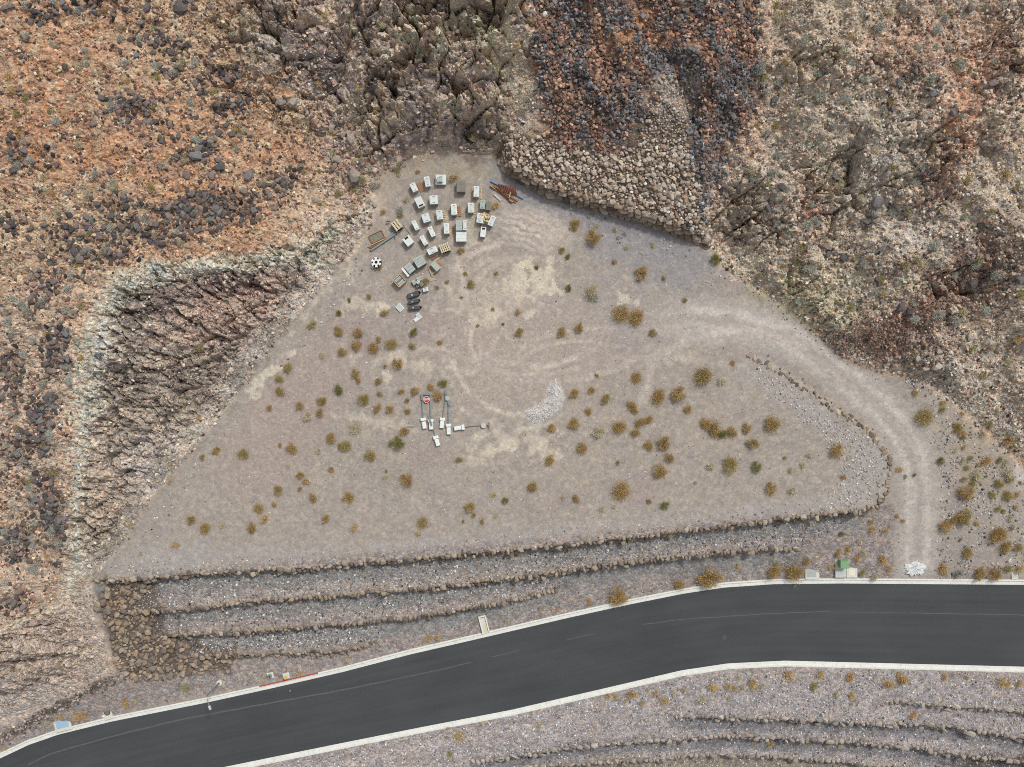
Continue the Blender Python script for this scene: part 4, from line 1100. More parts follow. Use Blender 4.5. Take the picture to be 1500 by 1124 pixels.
k = RNG.random(len(x1)) < np.clip(.35 + .9 * fbm(x1 / 40, y1 / 12, 3, 645), 0, 1); x1, y1 = x1[k], y1[k]
x, y, z = ground(x1, y1); n = len(x)
rock_soup('cut_face_fragments', x, y, z, sizes(n, 1.6, 4.6, 2.6) * S, palette(n, [(184, 170, 154), (150, 136, 124), (120, 108, 98), (200, 188, 172)]), SMALL, kind='stuff', label='small fragments on the pinkish cut face at the lower left', category='rock debris')
# dark trench stones at the foot of the pink face
x1 = RNG.uniform(-5, 190, 500); y1 = np.interp(x1, [0, 40, 90, 150, 190], [1085, 1062, 1035, 1002, 988]) + RNG.normal(0, 5, 500)
x, y, z = ground(x1, y1)
rock_soup('ditch_stones', x, y, z, sizes(500, 2, 6.5, 2) * S, palette(500, [(96, 84, 76), (150, 138, 126), (120, 104, 92), (190, 178, 166)]), SMALL, kind='stuff', label='stones along the ditch under the pinkish cut face', category='stones')

# light gravel on the terraces and banks
def riprap(pts, n, lo, hi, cols, label, name='loose_gravel', wob=3, dens=None, p=2.4):
    a, b_ = scatter_poly(n, pts, wob)
    if dens is not None:
        k = RNG.random(len(a)) < dens(a, b_); a, b_ = a[k], b_[k]
    yn_px = None
    x, y, z = ground(a, b_)
    k = (y > yN(x) + .15) | (y < yS(x) - KW - .15)
    x, y, z = x[k], y[k], z[k]
    rock_soup(name, x, y, z, sizes(len(x), lo, hi, p) * S, palette(len(x), cols, var=.3), SMALL, kind='stuff', label=label, category='gravel')
LG = [(178, 175, 172), (140, 140, 140), (208, 205, 200), (160, 152, 147), (92, 92, 95), (172, 158, 146), (112, 112, 113), (200, 196, 192)]
band = lambda a, b_: [(p[0], p[1] + 4) for p in a] + [(p[0], p[1] - 4) for p in b_[::-1]]
w1lo = W1[:16]
riprap(band(w1lo[1:], W2), 13000, 1.6, 4.4, LG, 'grey crushed stone on the top terrace below the pad wall')
riprap(band(W2[:10], W3), 7000, 1.6, 4.4, LG, 'grey crushed stone on the middle terrace')
riprap(band([p for p in W3 if p[0] < 600], W4), 3600, 1.6, 4.4, LG, 'grey crushed stone on the lowest terrace')
riprap([(200, 1000), (350, 985), (560, 945), (820, 868), (1180, 812), (1310, 745), (1330, 848), (1130, 846), (1000, 860), (713, 922), (500, 974), (240, 1030)], 6500, 1.3, 3.4, LG + [(178, 156, 142)], 'fine pinkish gravel on the verge above the road', dens=lambda a, b_: np.clip(.5 + .8 * fbm(a / 30, b_ / 30, 2, 651), .1, 1))
riprap([(330, 1135), (750, 1050), (1000, 993), (1150, 980), (1515, 988), (1515, 1135), (700, 1135)], 17000, 1.2, 3.6, [(186, 180, 178), (150, 148, 150), (226, 222, 218), (170, 158, 152), (112, 110, 112), (206, 200, 196)], 'grey crushed stone on the bank below the road')
riprap([(1105, 532), (1200, 592), (1290, 655), (1298, 700), (1280, 735), (1200, 752), (1225, 700), (1235, 680), (1190, 630), (1110, 560)], 3600, 1.5, 4.2, [(206, 196, 186), (180, 168, 160), (160, 152, 148), (222, 214, 206)], 'pale crushed stone inside the curved stone wall')
riprap([(150, 846), (1260, 746), (1230, 728), (1000, 752), (700, 788), (400, 815), (170, 815)], 5200, 1.4, 3.6, [(200, 190, 182), (176, 164, 156), (150, 142, 140), (214, 206, 198)], 'pale crushed stone along the lower edge of the pad', dens=lambda a, b_: np.clip(.45 + .02 * (b_ - np.interp(a, [140, 1260], [818, 728])), 0, 1))
riprap([(745, 262), (870, 312), (1035, 368), (1060, 400), (1130, 440), (1040, 425), (940, 375), (850, 330)], 2600, 1.4, 4, [(170, 164, 164), (196, 188, 184), (140, 138, 142)], 'grey crushed stone in front of the stone embankment', dens=lambda a, b_: np.clip(1.1 - seg_dist(a, b_, EW + [(1062, 397), (1130, 437)]) / 45, 0, 1))
riprap([(1310, 520), (1390, 515), (1420, 560), (1500, 600), (1515, 850), (1370, 846), (1380, 700), (1345, 600)], 9000, 1.4, 4.8, LG + [(186, 166, 140)], 'mixed pale gravel right of the dirt track', dens=lambda a, b_: np.clip(.4 + .9 * fbm(a / 25, b_ / 25, 3, 661) + .8 * np.exp(-((a - 1365) / 35) ** 2 - ((b_ - 540) / 25) ** 2), 0, 1))
riprap([(p[0], p[1]) for p in HEAP], 6000, .9, 2.0, [(214, 208, 200), (196, 190, 184), (220, 214, 208)], 'pale gravel heap dumped on the pad', name='gravel_heap', wob=2)
riprap([(1060, 395), (1130, 434), (1185, 478), (1235, 520), (1300, 548), (1290, 560), (1210, 520), (1120, 450)], 1100, 1.4, 4, [(190, 182, 174), (150, 144, 140), (120, 108, 98)], 'pale stones fallen along the foot of the right hill')
riprap([(150, 840), (200, 800), (250, 722), (330, 630), (400, 545), (470, 455), (545, 345), (555, 360), (480, 470), (380, 575), (260, 740), (190, 830)], 5200, 1.3, 4.2, [(196, 188, 176), (160, 152, 144), (126, 118, 110), (206, 200, 188)], 'stones fallen along the foot of the cut face', wob=8)
riprap([(180, 790), (540, 370), (800, 300), (1050, 420), (1240, 650), (1230, 720), (700, 790)], 9500, 1.0, 2.7, [(226, 218, 208), (196, 184, 172), (132, 124, 118), (190, 172, 156), (210, 200, 190)], 'scattered small pebbles over the gravel pad', p=3.0, dens=lambda a, b_: np.clip(.5 + .8 * fbm(a / 40, b_ / 40, 3, 671), .1, 1))

# ------------------------------------------------------------------ stone walls
def stone_wall(label, line, mat, rows, step, depth_off, dz, ends=None, out=(0, -1), tri=None, group='dry stone retaining walls', jump=1.0, topz=0.20):
    """line: world polyline of the wall top; rows of stones stepping down its outer face"""
    P = np.array(line); seg = np.hypot(*np.diff(P, axis=0).T); L = np.concatenate([[0], np.cumsum(seg)])
    x, y, z = float(P[0, 0]), float(P[0, 1]), 0
    rub = []
    t = thing('rock_wall', label, 'stone wall', (float(P[len(P) // 2, 0]), float(P[len(P) // 2, 1]), float(zat(P[len(P) // 2, 0], P[len(P) // 2, 1]))), 0, group)
    o0 = Vector(t.location)
    st = []
    for r in range(rows):
        s = random.uniform(0, step)
        while s < L[-1]:
            d = step * random.choice((.55, .7, .8, .95, 1.1, 1.3, 1.6)) * jump
            u = min(s + d / 2, L[-1])
            a = np.interp(u, L, P[:, 0]); b_ = np.interp(u, L, P[:, 1])
            e = .35
            ta = np.array([np.interp(min(u + e, L[-1]), L, P[:, 0]) - np.interp(max(u - e, 0), L, P[:, 0]), np.interp(min(u + e, L[-1]), L, P[:, 1]) - np.interp(max(u - e, 0), L, P[:, 1])]); ta /= np.hypot(*ta)
            nn = np.array([ta[1], -ta[0]])        # right-hand side of the line = outer, lower side
            jo = random.gauss(0, .16)
            ox = a + nn[0] * (depth_off * r + jo); oy = b_ + nn[1] * (depth_off * r + jo)
            zt = float(zat(a - nn[0] * .75, b_ - nn[1] * .75)); zb = float(zat(a + nn[0] * .9, b_ + nn[1] * .9))
            drop = max(zt - zb, 0.0)
            zz = zt + topz - .28 - dz * r
            if r == 0 or zz > zb - .2:
                st.append((r, ox, oy, zz, math.atan2(ta[1], ta[0]), d, random.uniform(.7, 1.25)))
            s += d
    ind_, rest_ = st[:290], st[290:]
    m = int(L[-1] * 4.2); s_ = RNG.uniform(0, L[-1], m); off = RNG.normal(.1, .55, m)
    hx = np.interp(s_, L, P[:, 0]); hy = np.interp(s_, L, P[:, 1]); tx = np.interp(np.minimum(s_ + .4, L[-1]), L, P[:, 0]) - np.interp(np.maximum(s_ - .4, 0), L, P[:, 0]); ty = np.interp(np.minimum(s_ + .4, L[-1]), L, P[:, 1]) - np.interp(np.maximum(s_ - .4, 0), L, P[:, 1]); tl_ = np.hypot(tx, ty)
    hx = hx + ty / tl_ * off; hy = hy - tx / tl_ * off
    rock_soup('loose_rubble', hx - o0.x, hy - o0.y, zat(hx, hy) - o0.z, sizes(m, .10, .36, 1.8), palette(m, tri or [(140, 122, 102), (170, 150, 126), (118, 106, 94), (186, 170, 150)], var=.25), SMALL, parent=t, kind='stuff')
    for (r, a, b_, zz, ang, d, hgt) in ind_:
        o = bpy.data.objects.new('stone', midmesh(mat, random.randrange(len(MID))))
        COL.objects.link(o); o.parent = t
        o.location = Vector((a, b_, zz)) - o0
        o.scale = (d * .54, .29 * random.uniform(.6, 1.45), .36 * hgt)
        o.rotation_euler = (random.gauss(0, .16), random.gauss(0, .16), ang + random.gauss(0, .3))
    if rest_:
        A = np.array([(q[1], q[2], q[3], q[5]) for q in rest_])
        cols = palette(len(A), tri or [(128, 108, 86), (160, 138, 110), (142, 120, 94)])
        rock_soup('lower_course', A[:, 0] - o0.x, A[:, 1] - o0.y, A[:, 2] - .15, A[:, 3] * 1.15, cols, MID, parent=t, kind='stuff')
    return t
def dens_line(line, n=6):
    P = np.array(line); out = []
    for i in range(len(P) - 1):
        for k in range(n): out.append(P[i] + (P[i + 1] - P[i]) * k / n)
    out.append(P[-1]); return np.array(out)
stone_wall('longest dry stone wall, edging the gravel pad and curving back beside the dirt track', W1w, M_TAN, 2, .56, .24, .5)
stone_wall('second stone wall below the pad edge, above the wide middle terrace', W2w, M_TAN, 2, .5, .22, .5)
stone_wall('third stone wall down, ending just above the concrete drain', W3w, M_TAN, 2, .48, .22, .5)
stone_wall('lowest and shortest stone wall, beside the brown riprap slope above the road', W4w, M_TAN, 2, .48, .22, .5)
stone_wall('short stone wall below the road at the right edge', S1w, M_GREYSTONE, 2, .85, .26, .6)
stone_wall('uppermost long stone wall on the bank below the road', S2w, M_GREYSTONE, 2, .66, .26, .6)
stone_wall('middle stone wall on the bank below the road, longest of them', S3w, M_GREYSTONE, 2, .66, .26, .6)
stone_wall('lowest stone wall below the road, at the bottom edge', S4w, M_GREYSTONE, 2, .66, .26, .6)
# tall embankment wall: lower rows first so that its face reads from the pad
ew_top = []
EWd = dens_line(EWw, 3)
def embankment():
    P = EWd; seg = np.hypot(*np.diff(P, axis=0).T); L = np.concatenate([[0], np.cumsum(seg)])
    t = thing('rock_wall', 'tall curved stone wall holding up the pale stone slope behind the utility boxes', 'stone wall', (float(P[9, 0]), float(P[9, 1]), 0.0), 0, 'dry stone retaining walls')
    o0 = Vector(t.location); st = []
    for r, (zz, off, step) in enumerate(((.25, .05, 1.0), (.85, .22, .95), (1.4, .42, .9), (1.85, .68, .8))):
        s = random.uniform(0, step)
        while s < L[-1]:
            d = step * random.uniform(.7, 1.4); u = min(s + d / 2, L[-1])
            a, b_ = np.interp(u, L, P[:, 0]), np.interp(u, L, P[:, 1])
            ta = np.array([np.interp(min(u + .5, L[-1]), L, P[:, 0]) - np.interp(max(u - .5, 0), L, P[:, 0]), np.interp(min(u + .5, L[-1]), L, P[:, 1]) - np.interp(max(u - .5, 0), L, P[:, 1])]); ta /= np.hypot(*ta)
            nn = np.array([-ta[1], ta[0]])
            k = min(1, (u + .5) / 3.0) * min(1, (L[-1] - u + .8) / 4.0)
            st.append((a + nn[0] * off, b_ + nn[1] * off, zz * k, math.atan2(ta[1], ta[0]), d)); s += d
    for (a, b_, zz, ang, d) in st[:298]:
        o = bpy.data.objects.new('stone', midmesh(M_PALE if random.random() < .35 else M_BROWN, random.randrange(len(MID)))); COL.objects.link(o); o.parent = t
        o.location = Vector((a, b_, zz)) - o0; o.scale = (d * .56, .5, .42); o.rotation_euler = (random.gauss(0, .1), random.gauss(0, .1), ang + random.gauss(0, .15))
embankment()

def stone_slope(label, pts, spacing, mat, cols, name, smin, smax, wob=3, lift=.1, nind=298, mul=.5):
    """packed stones over a slope: the largest as parts, the rest joined"""
    P = np.array(pts); lo, hi = P.min(0) - 5, P.max(0) + 5
    gx, gy = np.meshgrid(np.arange(lo[0], hi[0], spacing), np.arange(lo[1], hi[1], spacing * .87))
    gx = gx + (np.arange(gx.shape[0]) % 2)[:, None] * spacing / 2
    gx = gx.ravel() + RNG.normal(0, spacing * .24, gx.size); gy = gy.ravel() + RNG.normal(0, spacing * .24, gy.size)
    k = sdist(gx, gy, pts) + wob * fbm(gx / 15, gy / 15, 2, 681) > 0
    gx, gy = gx[k], gy[k]
    sz = smin + (smax - smin) * RNG.random(len(gx)) ** 2.9
    x, y, z = ground(gx, gy)
    c = (float(x.mean()), float(y.mean()), float(z.min()))
    t = thing(name, label, 'rock slope', c)
    o0 = Vector(c); od = np.argsort(-sz)
    for i in od[:nind]:
        o = bpy.data.objects.new('stone', midmesh(mat, random.randrange(len(MID)))); COL.objects.link(o); o.parent = t
        d = float(sz[i]) * S
        o.location = Vector((float(x[i]), float(y[i]), float(z[i]) + d * lift)) - o0
        o.scale = (d * mul, d * mul * random.uniform(.65, 1), d * mul * .85); o.rotation_euler = (random.gauss(0, .2), random.gauss(0, .2), random.uniform(0, 6.28))
    r_ = od[nind:]
    rock_soup('smaller_stones', x[r_] - c[0], y[r_] - c[1], z[r_] - c[2], sz[r_] * S * (1.05 if mat is M_PALE else 1.3), palette(len(r_), cols, k=1.4 if mat is M_PALE else 1.05), MID, parent=t, kind='stuff', sink=.25 if mat is M_PALE else .1)
stone_slope('slope of pale tan stones rising behind the tall curved wall', [(733, 222), (752, 250), (800, 274), (870, 296), (940, 316), (1000, 336), (1032, 352), (1034, 300), (1018, 262), (1008, 215), (940, 215), (880, 230), (800, 208), (745, 196)], 4.7, M_PALE,
            [(168, 148, 128), (188, 170, 148), (150, 132, 114), (196, 182, 164), (172, 144, 116), (118, 104, 92)], 'stone_embankment', 3.0, 10.5, wob=12)
stone_slope('paler finer stone chute running up between two dark scree patches', [(940, 220), (1008, 222), (1012, 130), (1000, 108), (968, 116), (940, 175)], 5.0, M_PALE, [(176, 160, 142), (190, 176, 160), (150, 136, 122), (166, 140, 116)], 'stone_chute', 2.4, 7, nind=120, wob=12)
stone_slope('brown riprap slope at the left end of the terraces', [(150, 856), (230, 850), (190, 893), (235, 898), (222, 928), (270, 934), (275, 960), (335, 962), (342, 980), (200, 996), (172, 975), (160, 930), (142, 880)], 5.2, M_BROWN,
            [(140, 118, 96), (168, 144, 116), (124, 108, 92), (184, 160, 132), (130, 118, 108), (110, 98, 88)], 'riprap_slope', 3.6, 11.5, lift=.3, wob=12, mul=.56)

# ------------------------------------------------------------------ plants
def plant_material(name, cols, var=.5):
    m, n, l, b = new_mat(name)
    at = n.new('ShaderNodeAttribute'); at.attribute_name = 'leaf'
    oi = n.new('ShaderNodeObjectInfo')
    ad = n.new('ShaderNodeMath'); ad.operation = 'MULTIPLY_ADD'; ad.inputs[1].default_value = .72
    mu = n.new('ShaderNodeMath'); mu.operation = 'MULTIPLY'; mu.inputs[1].default_value = .28
    l.new(oi.outputs['Random'], mu.inputs[0]); l.new(at.outputs['Fac'], ad.inputs[0]); l.new(mu.outputs[0], ad.inputs[2])
    rp = n.new('ShaderNodeValToRGB'); e = rp.color_ramp.elements
    for i, c in enumerate(cols):
        x = e[0] if i == 0 else (e[-1] if i == len(cols) - 1 else e.new(i / (len(cols) - 1)))
        x.position = i / (len(cols) - 1); x.color = alb(c) + [1]
    l.new(ad.outputs[0], rp.inputs[0]); l.new(rp.outputs[0], b.inputs['Base Color'])
    b.inputs['Roughness'].default_value = .8; b.inputs['Specular IOR Level'].default_value = .1
    return m
P_RUST = plant_material('rusty_leaf', [(124, 96, 44), (182, 144, 74), (206, 172, 98), (166, 136, 70), (216, 186, 120)])
P_OLIVE = plant_material('olive_leaf', [(112, 102, 48), (164, 146, 72), (190, 158, 88), (190, 172, 102), (142, 120, 60)])
P_GREEN = plant_material('green_leaf', [(84, 92, 38), (124, 128, 54), (158, 152, 72), (112, 106, 44)])
P_PALE = plant_material('straw_leaf', [(206, 190, 146), (224, 210, 170), (186, 176, 134), (230, 220, 190)])
P_GOLD = plant_material('golden_blade', [(206, 172, 100), (228, 196, 126), (190, 156, 88), (234, 210, 152)])
P_ORANGE = plant_material('orange_blade', [(206, 162, 96), (222, 180, 114), (188, 146, 86), (230, 196, 136)])
P_SAGE = plant_material('sage_leaf', [(188, 190, 172), (210, 210, 196), (164, 168, 152), (222, 220, 208)])
P_YGREEN = plant_material('yellow_green_leaf', [(170, 158, 90), (194, 180, 110), (150, 142, 84), (206, 194, 130)])
M_STEM = simple('dry_stem', (112, 92, 68), .9, .25, 6)

def blades(seed, n, clumps, L, wd, spread, hgt=.75, dead=0.0):
    """thin twig-and-leaf blades gathered in clumps over a dome of radius 1"""
    r = np.random.default_rng(seed)
    cc = []
    for i in range(clumps):
        a = r.uniform(0, 2 * np.pi); q = math.sqrt(r.uniform(0.0, 1)) * .85; q *= 1 - .3 * r.random()
        cc.append((q * math.cos(a), q * math.sin(a) * .92, hgt * (1 - .6 * q * q) * r.uniform(.45, 1)))
    cc = np.array(cc)
    k = r.integers(0, clumps, n)
    base = cc[k] + r.normal(0, spread, (n, 3)) * [1, 1, .7]
    base[:, 2] = np.maximum(base[:, 2], .03)
    d = base * [1, 1, .8] + r.normal(0, .55, (n, 3)) * [1, 1, .9]; d[:, 2] = np.abs(d[:, 2]) * .8 + .1
    d /= np.linalg.norm(d, axis=1)[:, None]
    u = np.cross(d, r.normal(0, 1, (n, 3))); u /= np.linalg.norm(u, axis=1)[:, None]
    ln = L * r.uniform(.5, 1.3, n)[:, None]; w2 = wd * r.uniform(.6, 1.3, n)[:, None] / 2
    a = base - d * ln * .4; b_ = base + d * ln * .6; mid = base + u * w2
    V = np.stack([a, base + u * w2, b_, base - u * w2], 1).reshape(-1, 3)
    F = np.arange(n * 4).reshape(n, 4)
    tone = np.repeat(np.clip(.5 + .22 * r.normal(0, 1, clumps)[k] + r.normal(0, .2, n), 0, 1), 4)
    return V, F, tone, cc
def plant_proto(seed, mat, n, clumps, L, wd, spread, hgt, stems=True):
    V, F, tone, cc = blades(seed, n, clumps, L, wd, spread, hgt)
    me = np_mesh('foliage', V, F, {'leaf': ('FLOAT', tone)}); me.materials.append(mat)
    sm = None
    if stems:
        mb = MB()
        for c in cc[:12]:
            mb.tube([(0, 0, -.06), (c[0] * .45, c[1] * .45, c[2] * .5), tuple(c)], [.03, .02, .008], 4)
        sm = mb.mesh('stems', M_STEM)
    return me, sm
BUSH = {}
for kind, mat in (('rust', P_RUST), ('olive', P_OLIVE), ('green', P_GREEN), ('pale', P_PALE)):
    BUSH[kind] = [plant_proto(900 + i * 7, mat, (1700, 1900, 1500, 2000, 1300, 1700)[i], (26, 18, 12, 30, 9, 15)[i], .27, .03, (.21, .2, .15, .24, .16, .18)[i], (.75, .7, .8, .65, .7, .8)[i]) for i in range(6)]
TUFT = {}
for kind, mat, nb in (('gold', P_GOLD, 260), ('orange', P_ORANGE, 260), ('straw', P_PALE, 260), ('sage', P_SAGE, 320), ('yellow_green', P_YGREEN, 300)):
    TUFT[kind] = [plant_proto(1300 + i * 5, mat, nb * 2, 7 + i, .5, .055, .26, .7, False) for i in range(4)]

# photograph pixel, radius, kind
BL = [(690, 417, 7, 'olive'), (682, 401, 4, 'olive'), (833, 422, 6, 'green'), (867, 428, 12, 'pale'), (909, 461, 12, 'rust'), (932, 465, 12, 'rust'), (822, 487, 9, 'rust'), (849, 480, 9, 'rust'), (760, 487, 8, 'olive'), (758, 458, 5, 'rust'), (722, 453, 4, 'olive'), (737, 475, 3, 'green'),
      (940, 400, 12, 'rust'), (823, 367, 6, 'olive'), (832, 376, 5, 'green'), (843, 330, 10, 'rust'), (868, 350, 13, 'rust'), (786, 392, 4, 'green'), (900, 384, 4, 'rust'), (972, 408, 4, 'olive'), (727, 401, 4, 'olive'), (956, 488, 7, 'olive'), (932, 553, 9, 'rust'), (606, 487, 8, 'green'),
      (563, 458, 6, 'rust'), (525, 488, 8, 'rust'), (523, 507, 8, 'rust'), (547, 510, 8, 'rust'), (555, 498, 5, 'rust'), (573, 505, 9, 'olive'), (605, 507, 6, 'olive'), (644, 502, 4, 'rust'), (583, 533, 11, 'rust'), (564, 537, 4, 'rust'), (521, 548, 8, 'olive'), (525, 558, 5, 'rust'), (555, 559, 6, 'olive'),
      (588, 575, 5, 'rust'), (608, 573, 7, 'rust'), (632, 567, 6, 'rust'), (649, 562, 7, 'green'), (642, 580, 9, 'rust'), (533, 585, 10, 'olive'), (557, 577, 5, 'olive'), (597, 587, 5, 'olive'), (552, 598, 7, 'rust'), (572, 600, 8, 'rust'), (597, 603, 5, 'olive'), (520, 627, 10, 'pale'), (593, 632, 7, 'rust'), (583, 650, 13, 'green'),
      (507, 654, 8, 'olive'), (543, 667, 10, 'olive'), (596, 703, 12, 'rust'), (512, 728, 10, 'rust'), (780, 713, 8, 'rust'), (804, 673, 9, 'rust'), (808, 627, 7, 'rust'), (840, 621, 10, 'rust'), (840, 577, 8, 'rust'), (866, 572, 6, 'rust'), (887, 585, 9, 'olive'), (924, 595, 8, 'rust'), (930, 603, 6, 'rust'), (862, 603, 6, 'rust'),
      (878, 633, 11, 'pale'), (907, 625, 11, 'rust'), (938, 619, 9, 'rust'), (951, 616, 7, 'rust'), (930, 635, 8, 'rust'), (852, 657, 9, 'rust'), (950, 653, 8, 'rust'), (973, 648, 13, 'rust'), (979, 671, 8, 'rust'), (966, 690, 12, 'rust'), (905, 678, 4, 'rust'), (909, 718, 14, 'rust'), (845, 730, 7, 'rust'), (740, 733, 6, 'green'),
      (688, 743, 9, 'rust'), (965, 582, 11, 'rust'), (992, 577, 14, 'rust'), (973, 740, 8, 'green'), (951, 735, 5, 'rust'), (1030, 552, 14, 'olive'), (1007, 600, 7, 'rust'), (1073, 532, 4, 'rust'), (1036, 620, 10, 'rust'), (1048, 629, 13, 'rust'), (1058, 636, 9, 'green'), (1072, 633, 9, 'rust'), (1093, 628, 9, 'rust'), (1130, 621, 14, 'rust'), (1101, 649, 10, 'olive'),
      (1068, 681, 13, 'olive'), (1107, 684, 9, 'green'), (1223, 660, 11, 'rust'), (1128, 715, 11, 'rust'), (1352, 612, 13, 'olive'), (1403, 627, 8, 'olive'), (1410, 641, 5, 'olive'), (1413, 721, 13, 'rust'), (1475, 726, 8, 'olive'), (1462, 709, 8, 'olive'), (1377, 675, 7, 'green'), (1383, 771, 10, 'rust'), (1410, 757, 13, 'olive'), (1396, 760, 7, 'rust'), (1461, 783, 13, 'rust'),
      (1471, 801, 11, 'rust'), (1490, 803, 8, 'olive'), (1416, 810, 8, 'olive'), (1040, 846, 18, 'rust'), (1132, 835, 12, 'rust'), (1163, 838, 16, 'rust'), (1181, 822, 7, 'rust'), (1433, 841, 11, 'rust'), (1455, 840, 11, 'rust'), (1232, 782, 5, 'green'), (619, 765, 8, 'olive'), (707, 764, 4, 'rust'), (679, 764, 3, 'rust'), (694, 755, 4, 'olive'), (905, 873, 15, 'rust'), (993, 857, 9, 'rust'),
      (282, 761, 9, 'olive'), (302, 773, 9, 'rust'), (368, 773, 8, 'rust'), (380, 745, 8, 'rust'), (402, 739, 4, 'rust'), (478, 759, 7, 'rust'), (423, 539, 8, 'olive'), (410, 555, 7, 'olive'), (412, 573, 8, 'olive'), (395, 598, 5, 'rust'), (495, 572, 8, 'green'), (472, 587, 8, 'olive'), (440, 595, 7, 'olive'), (450, 611, 9, 'pale'), (469, 605, 7, 'olive'), (485, 642, 9, 'rust'),
      (428, 657, 9, 'rust'), (411, 653, 4, 'olive'), (317, 660, 7, 'rust'), (297, 670, 5, 'rust'), (357, 665, 9, 'olive'), (485, 688, 5, 'rust'), (441, 696, 7, 'rust'), (408, 718, 8, 'olive'), (440, 717, 4, 'rust'), (458, 730, 7, 'rust'), (447, 705, 5, 'rust'), (497, 487, 7, 'olive'), (497, 459, 5, 'green'), (495, 482, 5, 'olive'), (502, 516, 8, 'olive'), (676, 436, 3, 'rust'), (655, 413, 4, 'olive'),
      (640, 421, 4, 'rust'), (624, 412, 6, 'rust'), (556, 392, 5, 'rust'), (676, 368, 6, 'olive'), (612, 252, 4, 'olive'), (1047, 380, 10, 'green'), (1003, 440, 4, 'olive'), (1170, 385, 6, 'green'), (512, 440, 4, 'green'), (540, 435, 4, 'olive'), (500, 655, 6, 'olive'), (566, 690, 3, 'rust'), (700, 478, 3, 'rust'), (874, 550, 4, 'rust'), (1235, 700, 4, 'rust'), (1339, 696, 3, 'green'), (1149, 670, 3, 'rust')]
LOOK = {'rust': ('large rust-brown', 'rust-brown', 'small rust-brown'), 'olive': ('large olive-brown', 'olive-brown', 'small olive-brown'), 'green': ('large bright green', 'bright green', 'small bright green'), 'pale': ('large pale straw-coloured', 'pale straw-coloured', 'small straw-coloured')}
def size_word(t, r): return t[0] if r >= 11 else (t[1] if r >= 7 else t[2])
labs = name_all([(p[0], p[1], size_word(LOOK[p[3]], p[2])) for p in BL], 'bush')
labs = [t.replace('bushs', 'bushes') for t in labs]
def put_plant(name, protos, px, py, r, label, cat, group, z_off=0.0, hs=1.0):
    x, y, z = G(px, py)
    s = r * S * (H - z) / H
    fo, st = random.choice(protos)
    if st is None:
        o = bpy.data.objects.new(name, fo); COL.objects.link(o)
        o['label'] = label; o['category'] = cat
        if group: o['group'] = group
    else:
        o = thing(name, label, cat, group=group)
        a = bpy.data.objects.new('foliage', fo); COL.objects.link(a); a.parent = o
        b_ = bpy.data.objects.new('stems', st); COL.objects.link(b_); b_.parent = o
    o.location = (x, y, z + z_off); o.rotation_euler = (random.gauss(0, .05), random.gauss(0, .05), random.uniform(0, 6.28))
    o.scale = (s * random.uniform(.95, 1.22), s * random.uniform(.88, 1.1), s * random.uniform(.85, 1.1) * hs)
    return o
for p, lb in zip(BL, labs):
    put_plant('creosote_bush', BUSH[p[3]], p[0], p[1], p[2], lb, 'bush', 'desert bushes on the gravel ground')

